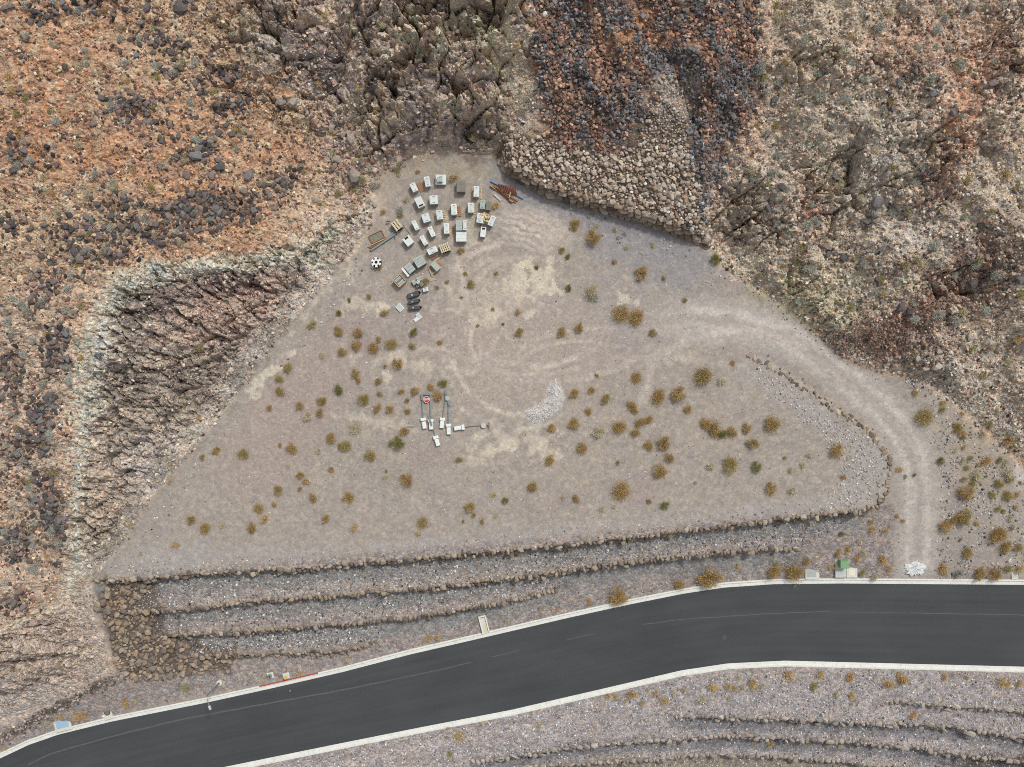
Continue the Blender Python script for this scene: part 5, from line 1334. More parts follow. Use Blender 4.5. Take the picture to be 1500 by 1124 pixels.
TL = [(1057, 560, 7, 'straw'), (1040, 683, 6, 'straw'), (1412, 703, 6, 'gold'), (1442, 677, 7, 'orange'), (1475, 648, 8, 'orange'), (1475, 693, 8, 'straw'), (1429, 697, 8, 'straw'), (1317, 687, 5, 'gold'), (1325, 698, 4, 'straw'), (1340, 575, 6, 'gold'), (1184, 668, 5, 'straw'), (1176, 682, 5, 'straw'), (1158, 690, 5, 'straw'), (1160, 720, 6, 'straw'), (1020, 707, 4, 'straw'),
      (1277, 764, 5, 'gold'), (1277, 777, 5, 'gold'), (1296, 779, 6, 'gold'), (1258, 793, 5, 'straw'), (1243, 803, 5, 'gold'), (1262, 811, 6, 'straw'), (1255, 819, 6, 'orange'), (1292, 819, 7, 'orange'), (1314, 757, 4, 'gold'), (1323, 763, 4, 'gold'), (1302, 833, 5, 'orange'), (1229, 810, 6, 'orange'), (1218, 831, 5, 'gold'), (1240, 808, 4, 'gold'), (1280, 845, 7, 'straw'), (1262, 840, 5, 'yellow_green'),
      (1430, 765, 5, 'gold'), (1483, 773, 5, 'straw'), (1381, 832, 8, 'orange'), (1387, 838, 6, 'straw'), (1405, 841, 8, 'sage'), (1475, 832, 7, 'yellow_green'), (1490, 833, 7, 'gold'), (1080, 830, 5, 'gold'), (1060, 820, 3, 'straw'),
      (1155, 990, 8, 'gold'), (1043, 1006, 7, 'gold'), (1067, 1005, 6, 'gold'), (1077, 1008, 5, 'gold'), (1100, 1001, 8, 'gold'), (1088, 1007, 4, 'straw'), (1115, 1006, 5, 'straw'), (1026, 1024, 7, 'straw'), (1068, 1022, 4, 'straw'), (1082, 992, 5, 'straw'), (1200, 988, 6, 'gold'), (1191, 1006, 7, 'yellow_green'), (1245, 990, 8, 'orange'), (1302, 1000, 8, 'orange'), (1323, 993, 9, 'orange'), (1316, 988, 5, 'gold'),
      (1383, 990, 6, 'gold'), (1397, 988, 4, 'straw'), (1415, 993, 4, 'gold'), (1468, 1000, 7, 'gold'), (1477, 1001, 5, 'gold'), (1491, 1002, 6, 'gold'), (1225, 1017, 5, 'straw'), (1246, 1019, 6, 'gold'), (1248, 1031, 4, 'straw'), (1337, 1048, 6, 'orange'), (1124, 1087, 4, 'gold'), (1129, 1091, 5, 'gold'), (1104, 1085, 4, 'gold'), (1212, 1090, 5, 'straw'), (1228, 1092, 4, 'straw'), (1186, 1088, 4, 'yellow_green'),
      (865, 882, 5, 'orange'), (628, 936, 6, 'gold'), (642, 934, 5, 'gold'), (507, 964, 5, 'straw'), (790, 892, 3, 'gold'), (807, 891, 3, 'gold'), (817, 892, 3, 'gold'), (742, 911, 4, 'straw'), (672, 1080, 8, 'gold'), (659, 1104, 5, 'olive'), (657, 1067, 3, 'gold'), (705, 1059, 3, 'straw'), (790, 1063, 5, 'straw'), (890, 1020, 5, 'gold'), (902, 1020, 5, 'gold'), (926, 1018, 8, 'gold'), (917, 1026, 4, 'straw'), (948, 1011, 4, 'straw'), (961, 1015, 5, 'gold'), (986, 1016, 5, 'straw'), (975, 1027, 7, 'gold'), (941, 1029, 5, 'gold'), (1000, 1010, 5, 'gold'),
      (387, 759, 7, 'gold'), (258, 797, 6, 'gold'), (206, 811, 4, 'gold'), (189, 770, 4, 'gold'), (182, 1028, 6, 'orange'), (186, 1034, 4, 'gold'), (199, 1026, 4, 'straw'), (118, 1048, 7, 'orange'), (125, 1052, 5, 'gold'), (108, 1045, 4, 'straw'), (88, 1051, 5, 'gold'), (70, 1060, 5, 'straw'), (440, 987, 5, 'gold'), (273, 1008, 6, 'yellow_green'), (8, 1095, 4, 'gold'), (384, 996, 5, 'straw'),
      (521, 774, 6, 'gold'), (613, 781, 4, 'gold'), (727, 756, 4, 'straw'), (292, 612, 6, 'gold'), (323, 595, 4, 'straw'), (295, 509, 6, 'yellow_green'), (293, 530, 4, 'straw'), (457, 478, 7, 'yellow_green'), (472, 520, 5, 'straw'), (394, 523, 4, 'straw'), (250, 680, 4, 'gold'), (249, 706, 4, 'gold'), (466, 660, 5, 'straw'), (451, 705, 5, 'gold'), (423, 683, 4, 'straw'), (325, 771, 4, 'straw'), (665, 263, 8, 'gold'), (725, 303, 7, 'gold'), (597, 293, 6, 'straw'), (585, 308, 6, 'sage'), (562, 312, 5, 'orange'), (586, 315, 5, 'yellow_green'),
      (874, 330, 4, 'straw'), (901, 336, 5, 'straw'), (916, 342, 4, 'sage'), (905, 349, 3, 'sage'), (955, 360, 5, 'straw'), (863, 317, 4, 'sage'), (918, 364, 4, 'straw'), (870, 436, 7, 'sage'), (915, 455, 7, 'straw'), (565, 700, 4, 'straw'), (672, 675, 6, 'yellow_green'), (723, 724, 4, 'gold'), (824, 729, 3, 'gold'), (882, 745, 5, 'straw'), (900, 742, 4, 'straw'), (643, 562, 3, 'gold')]
LOOKT = {'gold': 'golden', 'orange': 'orange-brown', 'straw': 'pale straw', 'sage': 'grey-green', 'yellow_green': 'yellow-green', 'olive': 'olive'}
TUFT['olive'] = TUFT['yellow_green']
def tw(r): return 'big ' if r >= 7 else ('' if r >= 5 else 'tiny ')
labs = name_all([(p[0], p[1], tw(p[2]) + LOOKT[p[3]]) for p in TL], 'tuft')
for p, lb in zip(TL, labs):
    put_plant('grass_tuft', TUFT[p[3]], p[0], p[1], p[2] * .95, lb, 'grass tuft', 'dry grass tufts')
# sage and yellow brittlebush on the hills, too alike to tell apart
def hill_plants(n, poly, kinds, rlo, rhi, look, group, name='sage_shrub', cat='shrub'):
    P = np.array(poly); lo, hi = P.min(0), P.max(0); items = []
    while len(items) < n:
        a, b_ = RNG.uniform(lo[0], hi[0]), RNG.uniform(lo[1], hi[1])
        if inside(np.array([a]), np.array([b_]), poly)[0]: items.append((float(a), float(b_), look, random.choice(kinds)))
    HILLP.append((items, rlo, rhi, group, name, cat))
HILLP = []
LH1 = [(5, 5), (370, 5), (400, 150), (420, 250), (330, 370), (150, 395), (10, 380)]
LH2 = [(5, 390), (140, 400), (120, 560), (100, 700), (90, 820), (5, 880)]
RH = [(1100, 5), (1495, 5), (1495, 560), (1360, 550), (1190, 470), (1070, 390), (1060, 300), (1115, 150)]
BF = [(400, 20), (780, 20), (780, 180), (700, 210), (560, 200), (450, 150)]
hill_plants(70, LH1, ['sage', 'sage', 'straw'], 4, 7, 'pale grey-green', 'pale shrubs on the hills')
hill_plants(26, LH1, ['gold', 'orange', 'yellow_green'], 4, 7, 'yellow', 'yellow shrubs on the hills', 'brittle_shrub')
hill_plants(60, LH2, ['sage'], 4, 7, 'pale grey-green', 'pale shrubs on the hills')
hill_plants(12, LH2, ['gold', 'yellow_green'], 4, 6, 'yellow', 'yellow shrubs on the hills', 'brittle_shrub')
hill_plants(100, RH, ['sage', 'sage', 'straw'], 4, 9, 'pale grey-green', 'pale shrubs on the hills')
hill_plants(46, RH, ['yellow_green', 'gold', 'yellow_green'], 3, 7, 'yellow-green', 'yellow shrubs on the hills', 'brittle_shrub')
hill_plants(18, BF, ['gold', 'yellow_green'], 3, 6, 'yellow', 'yellow shrubs on the hills', 'brittle_shrub')
hill_plants(12, BF, ['sage', 'straw'], 4, 8, 'pale', 'pale shrubs on the hills')
hill_plants(30, [(1370, 580), (1495, 640), (1495, 770), (1400, 740)], ['straw', 'gold', 'yellow_green'], 3, 6, 'pale straw', 'dry tufts right of the track', 'grass_tuft', 'grass tuft')
hill_plants(26, [(470, 180), (560, 220), (600, 235), (540, 330), (480, 330), (440, 270)], ['straw', 'yellow_green', 'sage'], 3, 6, 'pale straw', 'dry tufts on the talus', 'grass_tuft', 'grass tuft')

_all = [(it[0], it[1], it[2]) for h in HILLP for it in h[0]]
_lab = iter(name_all(_all, 'shrub', LANDH))
for (items, rlo, rhi, group, name, cat) in HILLP:
    for it in items: put_plant(name, TUFT[it[3]], it[0], it[1], random.uniform(rlo, rhi), next(_lab), cat, group)

# ------------------------------------------------------------------ utility boxes and building material in the yard
M_WHITE = simple('pale_polymer_lid', (230, 236, 233), .6, .09, 2.0, .05, grime=(170, 166, 152), objvar=.10)
M_PANEL = simple('pale_polymer_panel', (216, 225, 222), .6, .10, 2.5, .05, grime=(176, 170, 156), objvar=.12)
M_SIDE = simple('polymer_box_side', (196, 204, 198), .65, .1, 2.0, .05, grime=(160, 160, 150))
M_GREENGREY = simple('greenish_grey_box', (176, 188, 180), .7, .1, 2.0, .05, grime=(140, 146, 138))
M_OLIVEGREY = simple('weathered_olive_box', (138, 136, 120), .8, .14, 2.0, .1, grime=(104, 100, 88))
M_CHAR = simple('charcoal_box', (84, 86, 90), .6, .14, 2.0, .05, grime=(60, 60, 62))
M_DARK = simple('dark_opening', (34, 34, 36), .9, .1, 3)
M_PINE = simple('pale_pine', (214, 186, 138), .85, .16, 3.5, .1, grime=(170, 140, 96), objvar=.12)
M_WOOD = simple('weathered_orange_timber', (178, 122, 70), .85, .2, 3.0, .1, grime=(122, 84, 54), objvar=.15)
M_RUST = simple('rusted_steel', (138, 76, 48), .85, .25, 5.0, .2, grime=(96, 54, 40), objvar=.15)
M_BLUE = simple('blue_grey_steel', (134, 147, 166), .5, .12, 3.0, grime=(100, 110, 124))
M_GALV = simple('galvanised_steel', (142, 154, 154), .45, .12, 4.0, metallic=.4, grime=(112, 120, 120))
M_GREEN = simple('green_cabinet_paint', (128, 172, 122), .5, .08, 2.0, grime=(88, 120, 84))
M_SKYBLUE = simple('pale_blue_lid', (150, 192, 216), .55, .08, 2.5, grime=(170, 200, 214))
M_YELL = simple('yellow_paint', (226, 200, 96), .6, .1, 3)
M_REDS = simple('red_sign_face', (196, 34, 48), .45, .06, 3)
M_SIGNW = simple('white_sign_lettering', (236, 236, 232), .5, .03, 3)
M_ORANGE_P = simple('orange_plastic', (214, 106, 60), .6, .1, 4)
M_STRAWB = simple('cream_block', (222, 208, 166), .8, .12, 3.0, grime=(180, 160, 116))

ZP = 1 / 5.354
def yz(x, y): return 520 + x * ZP, 220 + y * ZP
def shared(key, fn, c={}):
    if key not in c: c[key] = fn()
    return c[key]
def child(name, me, parent, loc=(0, 0, 0), rotz=0, label=None):
    o = bpy.data.objects.new(name, me); COL.objects.link(o); o.parent = parent; o.location = loc; o.rotation_euler = (0, 0, rotz)
    if label: o['label'] = label
    return o
def ubox(px, py, w, l, rot, h, label, z0=0.0, sections=2, lid=None, side=None, slots=0, hole=None, group='utility boxes stored in the yard', name='utility_box', cat='utility box'):
    """stack of open-bottomed box sections under a lid; w, l in photograph pixels"""
    x, y, z = G(px, py); w *= S; l *= S; lid = lid or M_WHITE; side = side or M_SIDE
    t = thing(name, label, cat, (x, y, z + z0), math.radians(rot), group)
    hs_ = (h - .07) / sections
    for k in range(sections):
        mb = MB(); a = .02 * (k % 2)
        mb.box((0, 0, k * hs_ + hs_ / 2 - .02), (w - .05 - a, l - .05 - a, hs_ - .03)); mb.box((0, 0, (k + 1) * hs_ - .05), (w - .015, l - .015, .045))
        child('box_section', mb.mesh('box_section', side), t)
    mb = MB()
    if hole:
        # lid made of strips round a dark opening: hole = (cx, cy, hw, hl) as fractions
        cx, cy, hw, hl = hole[0] * w, hole[1] * l, hole[2] * w, hole[3] * l
        x0, x1, y0, y1 = -w / 2, w / 2, -l / 2, l / 2; hx0, hx1, hy0, hy1 = cx - hw / 2, cx + hw / 2, cy - hl / 2, cy + hl / 2
        for (a0, a1, b0, b1) in ((x0, x1, y0, hy0), (x0, x1, hy1, y1), (x0, hx0, hy0, hy1), (hx1, x1, hy0, hy1)):
            if a1 - a0 > .01 and b1 - b0 > .01: mb.box(((a0 + a1) / 2, (b0 + b1) / 2, h - .03), (a1 - a0, b1 - b0, .07))
        child('lid', mb.mesh('lid', lid), t)
        m2 = MB(); m2.box((cx, cy, h - .055), (hw - .01, hl - .01, .02)); child('opening', m2.mesh('opening', M_DARK), t)
    else:
        mb.box((0, 0, h - .035), (w, l, .07), 0, .02)
        lo = child('lid', mb.mesh('lid', lid), t)
        if slots:
            m2 = MB()
            for k in range(slots):
                yy = (k + 1) / (slots + 1) * l - l / 2
                m2.box((0, yy, h + .004), (w * .84, .035, .012))
            child('lid_rib', m2.mesh('lid_rib', side), t)
        else:
            mp = MB(); mp.box((0, 0, h + .002), (w * .74, l * .8, .008)); child('lid_panel', mp.mesh('lid_panel', M_PANEL if lid is M_WHITE else side), t)
            m2 = MB(); m2.box((0, l * .34, h + .01), (w * .34, .07, .014)); m2.box((0, -l * .34, h + .01), (w * .34, .07, .014)); child('lifting_slot', m2.mesh('lifting_slot', M_OLIVEGREY), t)
    return t
def pallet(px, py, w, l, rot, label, n=6, mat=None, z0=0.0):
    x, y, z = G(px, py); w *= S; l *= S; mat = mat or M_PINE
    t = thing('wooden_pallet', label, 'pallet', (x, y, z + z0), math.radians(rot), 'wooden pallets in the yard')
    st = MB().box((0, 0, .045), (.09, l, .09)).mesh('stringer', mat); bd = MB().box((0, 0, .105), (w, l / n * .62, .026)).mesh('deck_board', mat)
    for k in (-1, 0, 1): child('stringer', st, t, (k * (w / 2 - .05), 0, 0))
    for k in range(n): child('deck_board', bd, t, (0, (k + .5) * l / n - l / 2, 0))
    return t
# (zoomed x, y, width px, length px, lean, height, label, kwargs, pallet)
def Z(v): return v * ZP
BX = [
 ((468, 305), 45, 70, 25, .8, 'white utility box leftmost in the back row, timber leaning at its right side', {}, None),
 ((572, 260), 40, 78, 10, .8, 'slim white utility box second from left in the back row', {}, None),
 ((676, 242), 80, 78, 0, .6, 'wide pale box carrying a smaller grey box, third in the back row', dict(side=M_GREENGREY), None),
 ((835, 298), 68, 88, 0, .9, 'weathered olive-grey box with strapped lid in the back row', dict(lid=M_OLIVEGREY, side=M_OLIVEGREY, slots=2), None),
 ((954, 338), 42, 82, -2, .75, 'white utility box on a broad pallet left of the steel heap', dict(z0=.12), (78, 92, -2, 'pallet under the white box nearest the steel heap')),
 ((513, 420), 56, 82, 25, .8, 'white utility box with two dark openings at its lower end', dict(hole=(0, -.34, .62, .16)), None),
 ((622, 402), 64, 68, 4, .8, 'squarish white utility box with greenish side in the second row', dict(side=M_GREENGREY), None),
 ((780, 478), 44, 84, 4, .8, 'white utility box with an empty pallet leaning at its right', dict(z0=.12), (66, 84, 4, 'pallet showing right of the white box in the third row')),
 ((911, 465), 44, 76, 1, .8, 'white utility box directly left of the twin grey boxes', dict(z0=.12), (62, 84, 1, 'pallet under the box left of the twin grey boxes')),
 ((1002, 437), 40, 68, -5, .7, 'grey box of the side by side pair below the steel heap', dict(lid=M_GREENGREY, side=M_GREENGREY), None),
 ((1047, 447), 40, 68, -5, .7, 'olive box of the side by side pair below the steel heap', dict(lid=M_OLIVEGREY, side=M_OLIVEGREY, slots=1), None),
 ((668, 520), 48, 72, 6, .75, 'white utility box centred on a pallet with boards showing on both sides', dict(z0=.12), (86, 82, 6, 'pallet with boards showing on both sides of its box')),
 ((562, 543), 58, 68, 18, .8, 'white utility box with grey lower side, left of the box on the wide pallet', dict(side=M_GREENGREY), None),
 ((480, 600), 36, 78, 27, .8, 'slim white utility box at the left end of the fourth row', {}, None),
 ((606, 650), 36, 80, 24, .8, 'slim white utility box in the middle of the fourth row', {}, None),
 ((722, 626), 42, 80, 3, .75, 'cream white utility box left of the triple grey box group', dict(lid=M_WHITE, z0=.12), (58, 84, 3, 'pallet under the cream box left of the triple group')),
 ((821, 604), 52, 80, 0, 1.0, 'pale grey tall box, left one of the triple group', dict(lid=M_GREENGREY, side=M_GREENGREY, slots=1), None),
 ((865, 602), 26, 80, 0, 1.1, 'narrow pale upright box, right one of the triple group', {}, None),
 ((836, 688), 82, 78, 0, .8, 'broad white box, lowest of the triple group', dict(slots=2), None),
 ((984, 542), 52, 76, -8, .7, 'white box partly hidden under the cream block pile', {}, None),
 ((1074, 566), 40, 78, -24, .8, 'tilted white utility box right of the cream block pile', {}, None),
 ((1007, 652), 40, 76, -7, .75, 'white utility box with one dark opening at its upper end', dict(hole=(0, .34, .6, .2)), None),
 ((424, 720), 62, 70, 38, .75, 'white box with a dark notch at its upper end beside the steel rails', dict(hole=(.02, .36, .5, .22)), None),
 ((545, 717), 36, 78, 28, .8, 'slim white utility box in the fifth row', {}, None),
 ((612, 797), 78, 46, 25, .75, 'white box lying crosswise beside the slotted crate', dict(z0=.12), (80, 66, 25, 'pallet sticking out below the crosswise white box')),
 ((513, 882), 78, 80, 32, .95, 'largest pale grey-white box, lower left of the yard', dict(lid=M_GREENGREY, side=M_OLIVEGREY, slots=3), None),
 ((436, 934), 60, 74, 40, .85, 'pale green-grey box with a white plank across it', dict(lid=M_GREENGREY, side=M_OLIVEGREY, slots=2), None),
 ((634, 918), 42, 76, 42, .6, 'pale slatted box propped between loose timber frames', dict(lid=M_GREENGREY, slots=4, z0=.1), (62, 78, 42, 'pallet under the slatted box between loose timbers')),
 ((556, 1098), 40, 30, 12, .45, 'tiny white box beside the charcoal boxes', {}, None),
]
for (c, w_, l_, rot, h, lb, kw, pal) in BX:
    px, py = yz(*c)
    if pal: 
        qx, qy = yz(c[0] + (2 if pal[0] > w_ + 24 else 0) + (6 if 'right' in pal[3] else 0), c[1]); pallet(qx, qy, Z(pal[0]), Z(pal[1]), pal[2], pal[3], 6 if pal[0] > 60 else 5)
    ubox(px, py, Z(w_), Z(l_), rot, h, lb, **kw)
# small grey box on the wide pale box
px, py = yz(670, 248); ubox(px, py, Z(44), Z(40), 4, .35, 'small grey box set on top of the wide pale box', z0=.6, sections=1, lid=M_GREENGREY, side=M_GREENGREY)
# white plank across
def timber(p, q, wd, th, z, mat, label, name='timber', cat='timber', group=None):
    x0, y0, z0 = G(*p); x1, y1, z1 = G(*q)
    c = ((x0 + x1) / 2, (y0 + y1) / 2, min(z0, z1) + z)
    L = math.hypot(x1 - x0, y1 - y0); a = math.atan2(y1 - y0, x1 - x0)
    mb = MB().box((0, 0, th / 2), (L, wd, th), 0, min(.008, th / 4))
    o = mb.build(name, mat); o.location = c; o.rotation_euler = (0, 0, a); o['label'] = label; o['category'] = cat
    if group: o['group'] = group
    return o
P8 = lambda x, y: (540 + x / 8.33, 370 + y / 8.33)
timber(P8(420, 205), P8(500, 305), .26, .06, .88, M_WHITE, 'white plank lying across the pale green-grey box', 'plank', 'plank')
timber(P8(735, 190), P8(778, 288), .16, .1, .04, M_PINE, 'pale timber left of the slatted box', 'plank', 'plank')
timber(P8(800, 112), P8(885, 55), .16, .1, .04, M_PINE, 'short pale timber above the slatted box', 'plank', 'plank')
timber(P8(765, 270), P8(835, 225), .12, .08, .15, M_PINE, 'pale cross timber under the slatted box', 'plank', 'plank')
timber(P8(715, 352), P8(830, 332), .14, .05, .02, M_PINE, 'lone pale stick lying right of the grey-green box heap', 'plank', 'plank')
timber(P8(770, 90), P8(850, 45), .14, .1, .04, M_WOOD, 'orange-brown timber below the crosswise white box', 'plank', 'plank')
timber(P8(845, 125), P8(880, 165), .3, .08, .04, M_WOOD, 'orange-brown board at the upper end of the slatted box', 'plank', 'plank')
timber(yz(498, 262), yz(530, 325), .5, .06, .03, M_WOOD, 'orange-brown boards leaning right of the leftmost back row box', 'plank', 'plank')
timber(yz(815, 440), yz(828, 520), .3, .06, .16, M_WOOD, 'orange-brown board beside the box in the third row', 'plank', 'plank')
timber(yz(765, 600), yz(768, 655), .14, .06, .02, M_WOOD, 'orange-brown board right of the cream white box', 'plank', 'plank')

# slotted crates
def slotted(px, py, w, l, rot, h, nx, ny, mat, label):
    """block of slotted planks: bars with dark gaps, stacked crosswise"""
    x, y, z = G(px, py); w *= S; l *= S
    t = thing('slotted_crate', label, 'crate', (x, y, z), math.radians(rot), 'slotted crates in the yard')
    child('crate_core', MB().box((0, 0, h * .42), (w * .9, l * .9, h * .84)).mesh('crate_core', M_DARK), t)
    bm_ = MB().box((0, 0, 0), (w / nx * .55, l, .09)).mesh('slat', mat); cm = MB().box((0, 0, 0), (w, l / ny * .5, .09)).mesh('cross_slat', mat)
    for k in range(nx): child('slat', bm_, t, ((k + .5) * w / nx - w / 2, 0, h - .05))
    for k in range(ny): child('cross_slat', cm, t, (0, (k + .5) * l / ny - l / 2, h - .12))
    pm_ = MB().box((0, 0, 0), (.12, .12, h - .17)).mesh('corner_post', mat)
    for sx in (-1, 1):
        for sy in (-1, 1): child('corner_post', pm_, t, (sx * (w / 2 - .06), sy * (l / 2 - .06), (h - .17) / 2))
    return t
px, py = yz(708, 776); slotted(px, py, Z(78), Z(66), 20, .9, 5, 4, M_STRAWB, 'dark slotted crate with a grid of cream slats, right of the crosswise box')
px, py = yz(335, 600); slotted(px, py, Z(66), Z(76), 38, .9, 3, 6, M_STRAWB, 'cream slotted crate at the upper end of the steel rails')
px, py = yz(356, 1030); 
x, y, z = G(px, py)
t = thing('lined_crate', 'open timber-edged crate filled with grey-green sheets, lowest left of the boxes', 'crate', (x, y, z), math.radians(42), 'slotted crates in the yard')
w_, l_ = Z(72) * S, Z(70) * S
for (a, b_, dx, dy) in ((w_, .09, 0, l_ / 2), (w_, .09, 0, -l_ / 2), (.09, l_, w_ / 2, 0), (.09, l_, -w_ / 2, 0)):
    child('crate_side', MB().box((0, 0, .4), (a, b_, .8)).mesh('crate_side', M_PINE), t, (dx, dy, 0))
for k in range(5):
    child('sheet', MB().box((0, 0, .33), (w_ * .82, l_ * .13, .62 + .03 * (k % 2))).mesh('sheet', (M_GREENGREY, M_SIDE, M_OLIVEGREY)[k % 3]), t, (0, (k - 2) * l_ * .17, 0))
# cream block pile between two white boxes
px, py = yz(1018, 542); x, y, z = G(px, py)
t = thing('block_pile', 'round heap of cream blocks piled between two white boxes', 'block pile', (x, y, z))
blk = [MB().box((0, 0, 0), (.42, .19, .19), 0, .02).mesh('block', M_STRAWB), MB().box((0, 0, 0), (.42, .19, .19), 0, .02).mesh('block', M_PINE)]
for lev in range(4):
    for k in range(9 - lev):
        a = k * 6.28 / (9 - lev) + lev * .4; q = .52 if k % 3 else .2
        child('block', blk[k % 2], t, (q * math.cos(a), q * math.sin(a), .1 + lev * .2), a + .8 + lev)
# grey-green box jumble
for (cx, cy, w_, l_, r_, h, z0, lb, mt) in ((560, 372, 46, 60, 30, .4, 0, 'low grey-green box at the left of the jumble above the charcoal boxes', M_GREENGREY), (620, 332, 56, 50, 20, .55, 0, 'largest grey-green box topping the jumble above the charcoal boxes', M_GREENGREY),
                                        (650, 392, 50, 56, 35, .45, 0, 'olive-grey box at the right of the jumble', M_OLIVEGREY), (600, 410, 40, 44, 10, .4, 0, 'olive-grey box at the bottom of the jumble', M_OLIVEGREY), (612, 372, 44, 40, -30, .3, .5, 'pale lid thrown on top of the jumble', M_SIDE)):
    p = P8(cx, cy); ubox(p[0], p[1], w_ / 8.33, l_ / 8.33, r_, h, lb, z0=z0, sections=1, lid=mt, side=M_OLIVEGREY, slots=1)
# charcoal cable boxes with rounded end
for (cx, cy, w_, l_, r_, lb) in ((548, 520, 138, 60, 20, 'widest charcoal cable box, topmost of three'), (552, 605, 130, 40, 14, 'middle charcoal cable box of three'), (562, 680, 140, 40, 6, 'lowest charcoal cable box of three')):
    p = P8(cx, cy); x, y, z = G(*p); t = thing('cable_box', lb, 'cable box', (x, y, z), math.radians(r_), 'charcoal cable boxes')
    W_, L_ = w_ / 8.33 * S, l_ / 8.33 * S
    child('box_body', MB().box((0, 0, .25), (W_, L_, .5), 0, .04).mesh('box_body', M_CHAR), t)
    child('end_cap', MB().lathe([(L_ * .34, 0), (L_ * .34, .4), (L_ * .28, .44)], 14).mesh('end_cap', M_DARK), t, (W_ / 2 + .04, .03, 0))
    rb = MB().box((0, 0, .5), (.06, L_ * .9, .05)).mesh('rib', M_CHAR)
    for k in range(5): child('rib', rb, t, ((k - 2) * W_ / 5.4, 0, .0))
    child('label_plate', MB().box((0, 0, .507), (W_ * .16, L_ * .3, .01)).mesh('label_plate', M_SIDE), t, (-W_ * .1, 0, 0))
# white slabs
p = P8(382, 675); x, y, z = G(*p); t = thing('concrete_slab', 'square white lid lying alone left of the charcoal boxes', 'lid', (x, y, z), math.radians(42)); child('slab', MB().box((0, 0, .08), (.72, .86, .16), 0, .02).mesh('slab', M_WHITE), t)
child('rim', MB().box((0, 0, .163), (.6, .74, .012)).mesh('rim', M_SIDE), t)
p = P8(592, 795); x, y, z = G(*p); t = thing('concrete_slab', 'notched white lid below the charcoal boxes', 'lid', (x, y, z), math.radians(40))
child('slab', MB().prism([(-.5, -.36), (.5, -.36), (.5, .36), (.02, .36), (.02, .1), (-.5, .1)], 0, .14).mesh('slab', M_WHITE), t); child('raised_panel', MB().box((.25, 0, .15), (.34, .5, .02)).mesh('raised_panel', M_SIDE), t)
# black and white spool stack
px, py = yz(173, 886); x, y, z = G(px, py)
t = thing('spool', 'black and white spoked spool standing alone left of the yard', 'spool', (x, y, z), .3)
child('drum', MB().lathe([(.56, 0), (.56, .1), (.34, .12), (.34, .5), (.5, .52), (.5, .58)], 20).mesh('drum', M_DARK), t)
ring = MB()
for k in range(6):
    a = k * math.pi / 3; b_ = a + math.pi / 3 * .55
    ring.prism([(.3 * math.cos(a), .3 * math.sin(a)), (.6 * math.cos(a), .6 * math.sin(a)), (.62 * math.cos(b_), .62 * math.sin(b_)), (.3 * math.cos(b_), .3 * math.sin(b_))], .58, .66)
ring.lathe([(.36, .585), (.36, .65)], 18)
child('white_flange', ring.mesh('white_flange', M_SIGNW), t); child('hub', MB().lathe([(.17, .6), (.17, .68)], 12).mesh('hub', M_DARK), t)
o = ubox(*yz(140, 918), Z(22), Z(24), 30, .3, 'tiny pale box at the lower edge of the spool', sections=1)
# rails and timber at the left
timber(yz(125, 790), yz(325, 655), .22, .2, .05, M_GALV, 'long grey steel rail, lower of the two at the left of the yard', 'steel_rail', 'steel rail', 'steel rails')
timber(yz(255, 690), yz(385, 585), .16, .2, .08, M_GALV, 'shorter grey steel rail reaching under the cream slotted crate', 'steel_rail', 'steel rail', 'steel rails')
timber(yz(300, 625), yz(322, 690), .1, .1, .26, M_GALV, 'short steel cross strut over the rails', 'steel_rail', 'steel rail', 'steel rails')
timber(yz(385, 600), yz(432, 655), .06, .06, .03, M_GALV, 'thin grey rod lying right of the cream slotted crate', 'steel_rod', 'steel rod')
timber(yz(118, 768), yz(250, 692), .24, .14, .04, M_WOOD, 'orange timber lying along the steel rail', 'plank', 'plank')
timber(yz(122, 752), yz(235, 700), .1, .14, .2, M_PINE, 'paler batten on top of the orange timber', 'plank', 'plank')
timber(yz(100, 760), yz(130, 770), .1, .1, .02, M_WOOD, 'dark stub of timber at the tip of the steel rail', 'plank', 'plank')
px, py = yz(172, 682); x, y, z = G(px, py); t = thing('wooden_tray', 'olive wooden tray behind the orange timber', 'tray', (x, y, z), math.radians(26))
L_, W_ = Z(112) * S, Z(62) * S
child('tray_floor', MB().box((0, 0, .05), (L_, W_, .04)).mesh('tray_floor', M_OLIVEGREY), t)
sd_ = MB().box((0, 0, .1), (L_, .06, .2)).mesh('tray_side', M_WOOD); en_ = MB().box((0, 0, .1), (.06, W_, .2)).mesh('tray_end', M_WOOD)
for s_ in (-1, 1): child('tray_side', sd_, t, (0, s_ * W_ / 2, 0)); child('tray_end', en_, t, (s_ * L_ / 2, 0, 0))
for k in range(7):
    a, b_ = 270 + random.uniform(0, 55), 555 + random.uniform(0, 45); th = random.uniform(0, 3.1)
    timber(yz(a, b_), yz(a + 30 * math.cos(th), b_ + 30 * math.sin(th)), .14, .1, .02 + .05 * k, M_RUST, ('topmost' if k == 6 else 'lowest' if k == 0 else ORD[k] + ' from bottom') + ' of the rusty offcuts heaped left of the cream slotted crate', 'steel_offcut', 'scrap', 'rusty offcuts by the slotted crate')
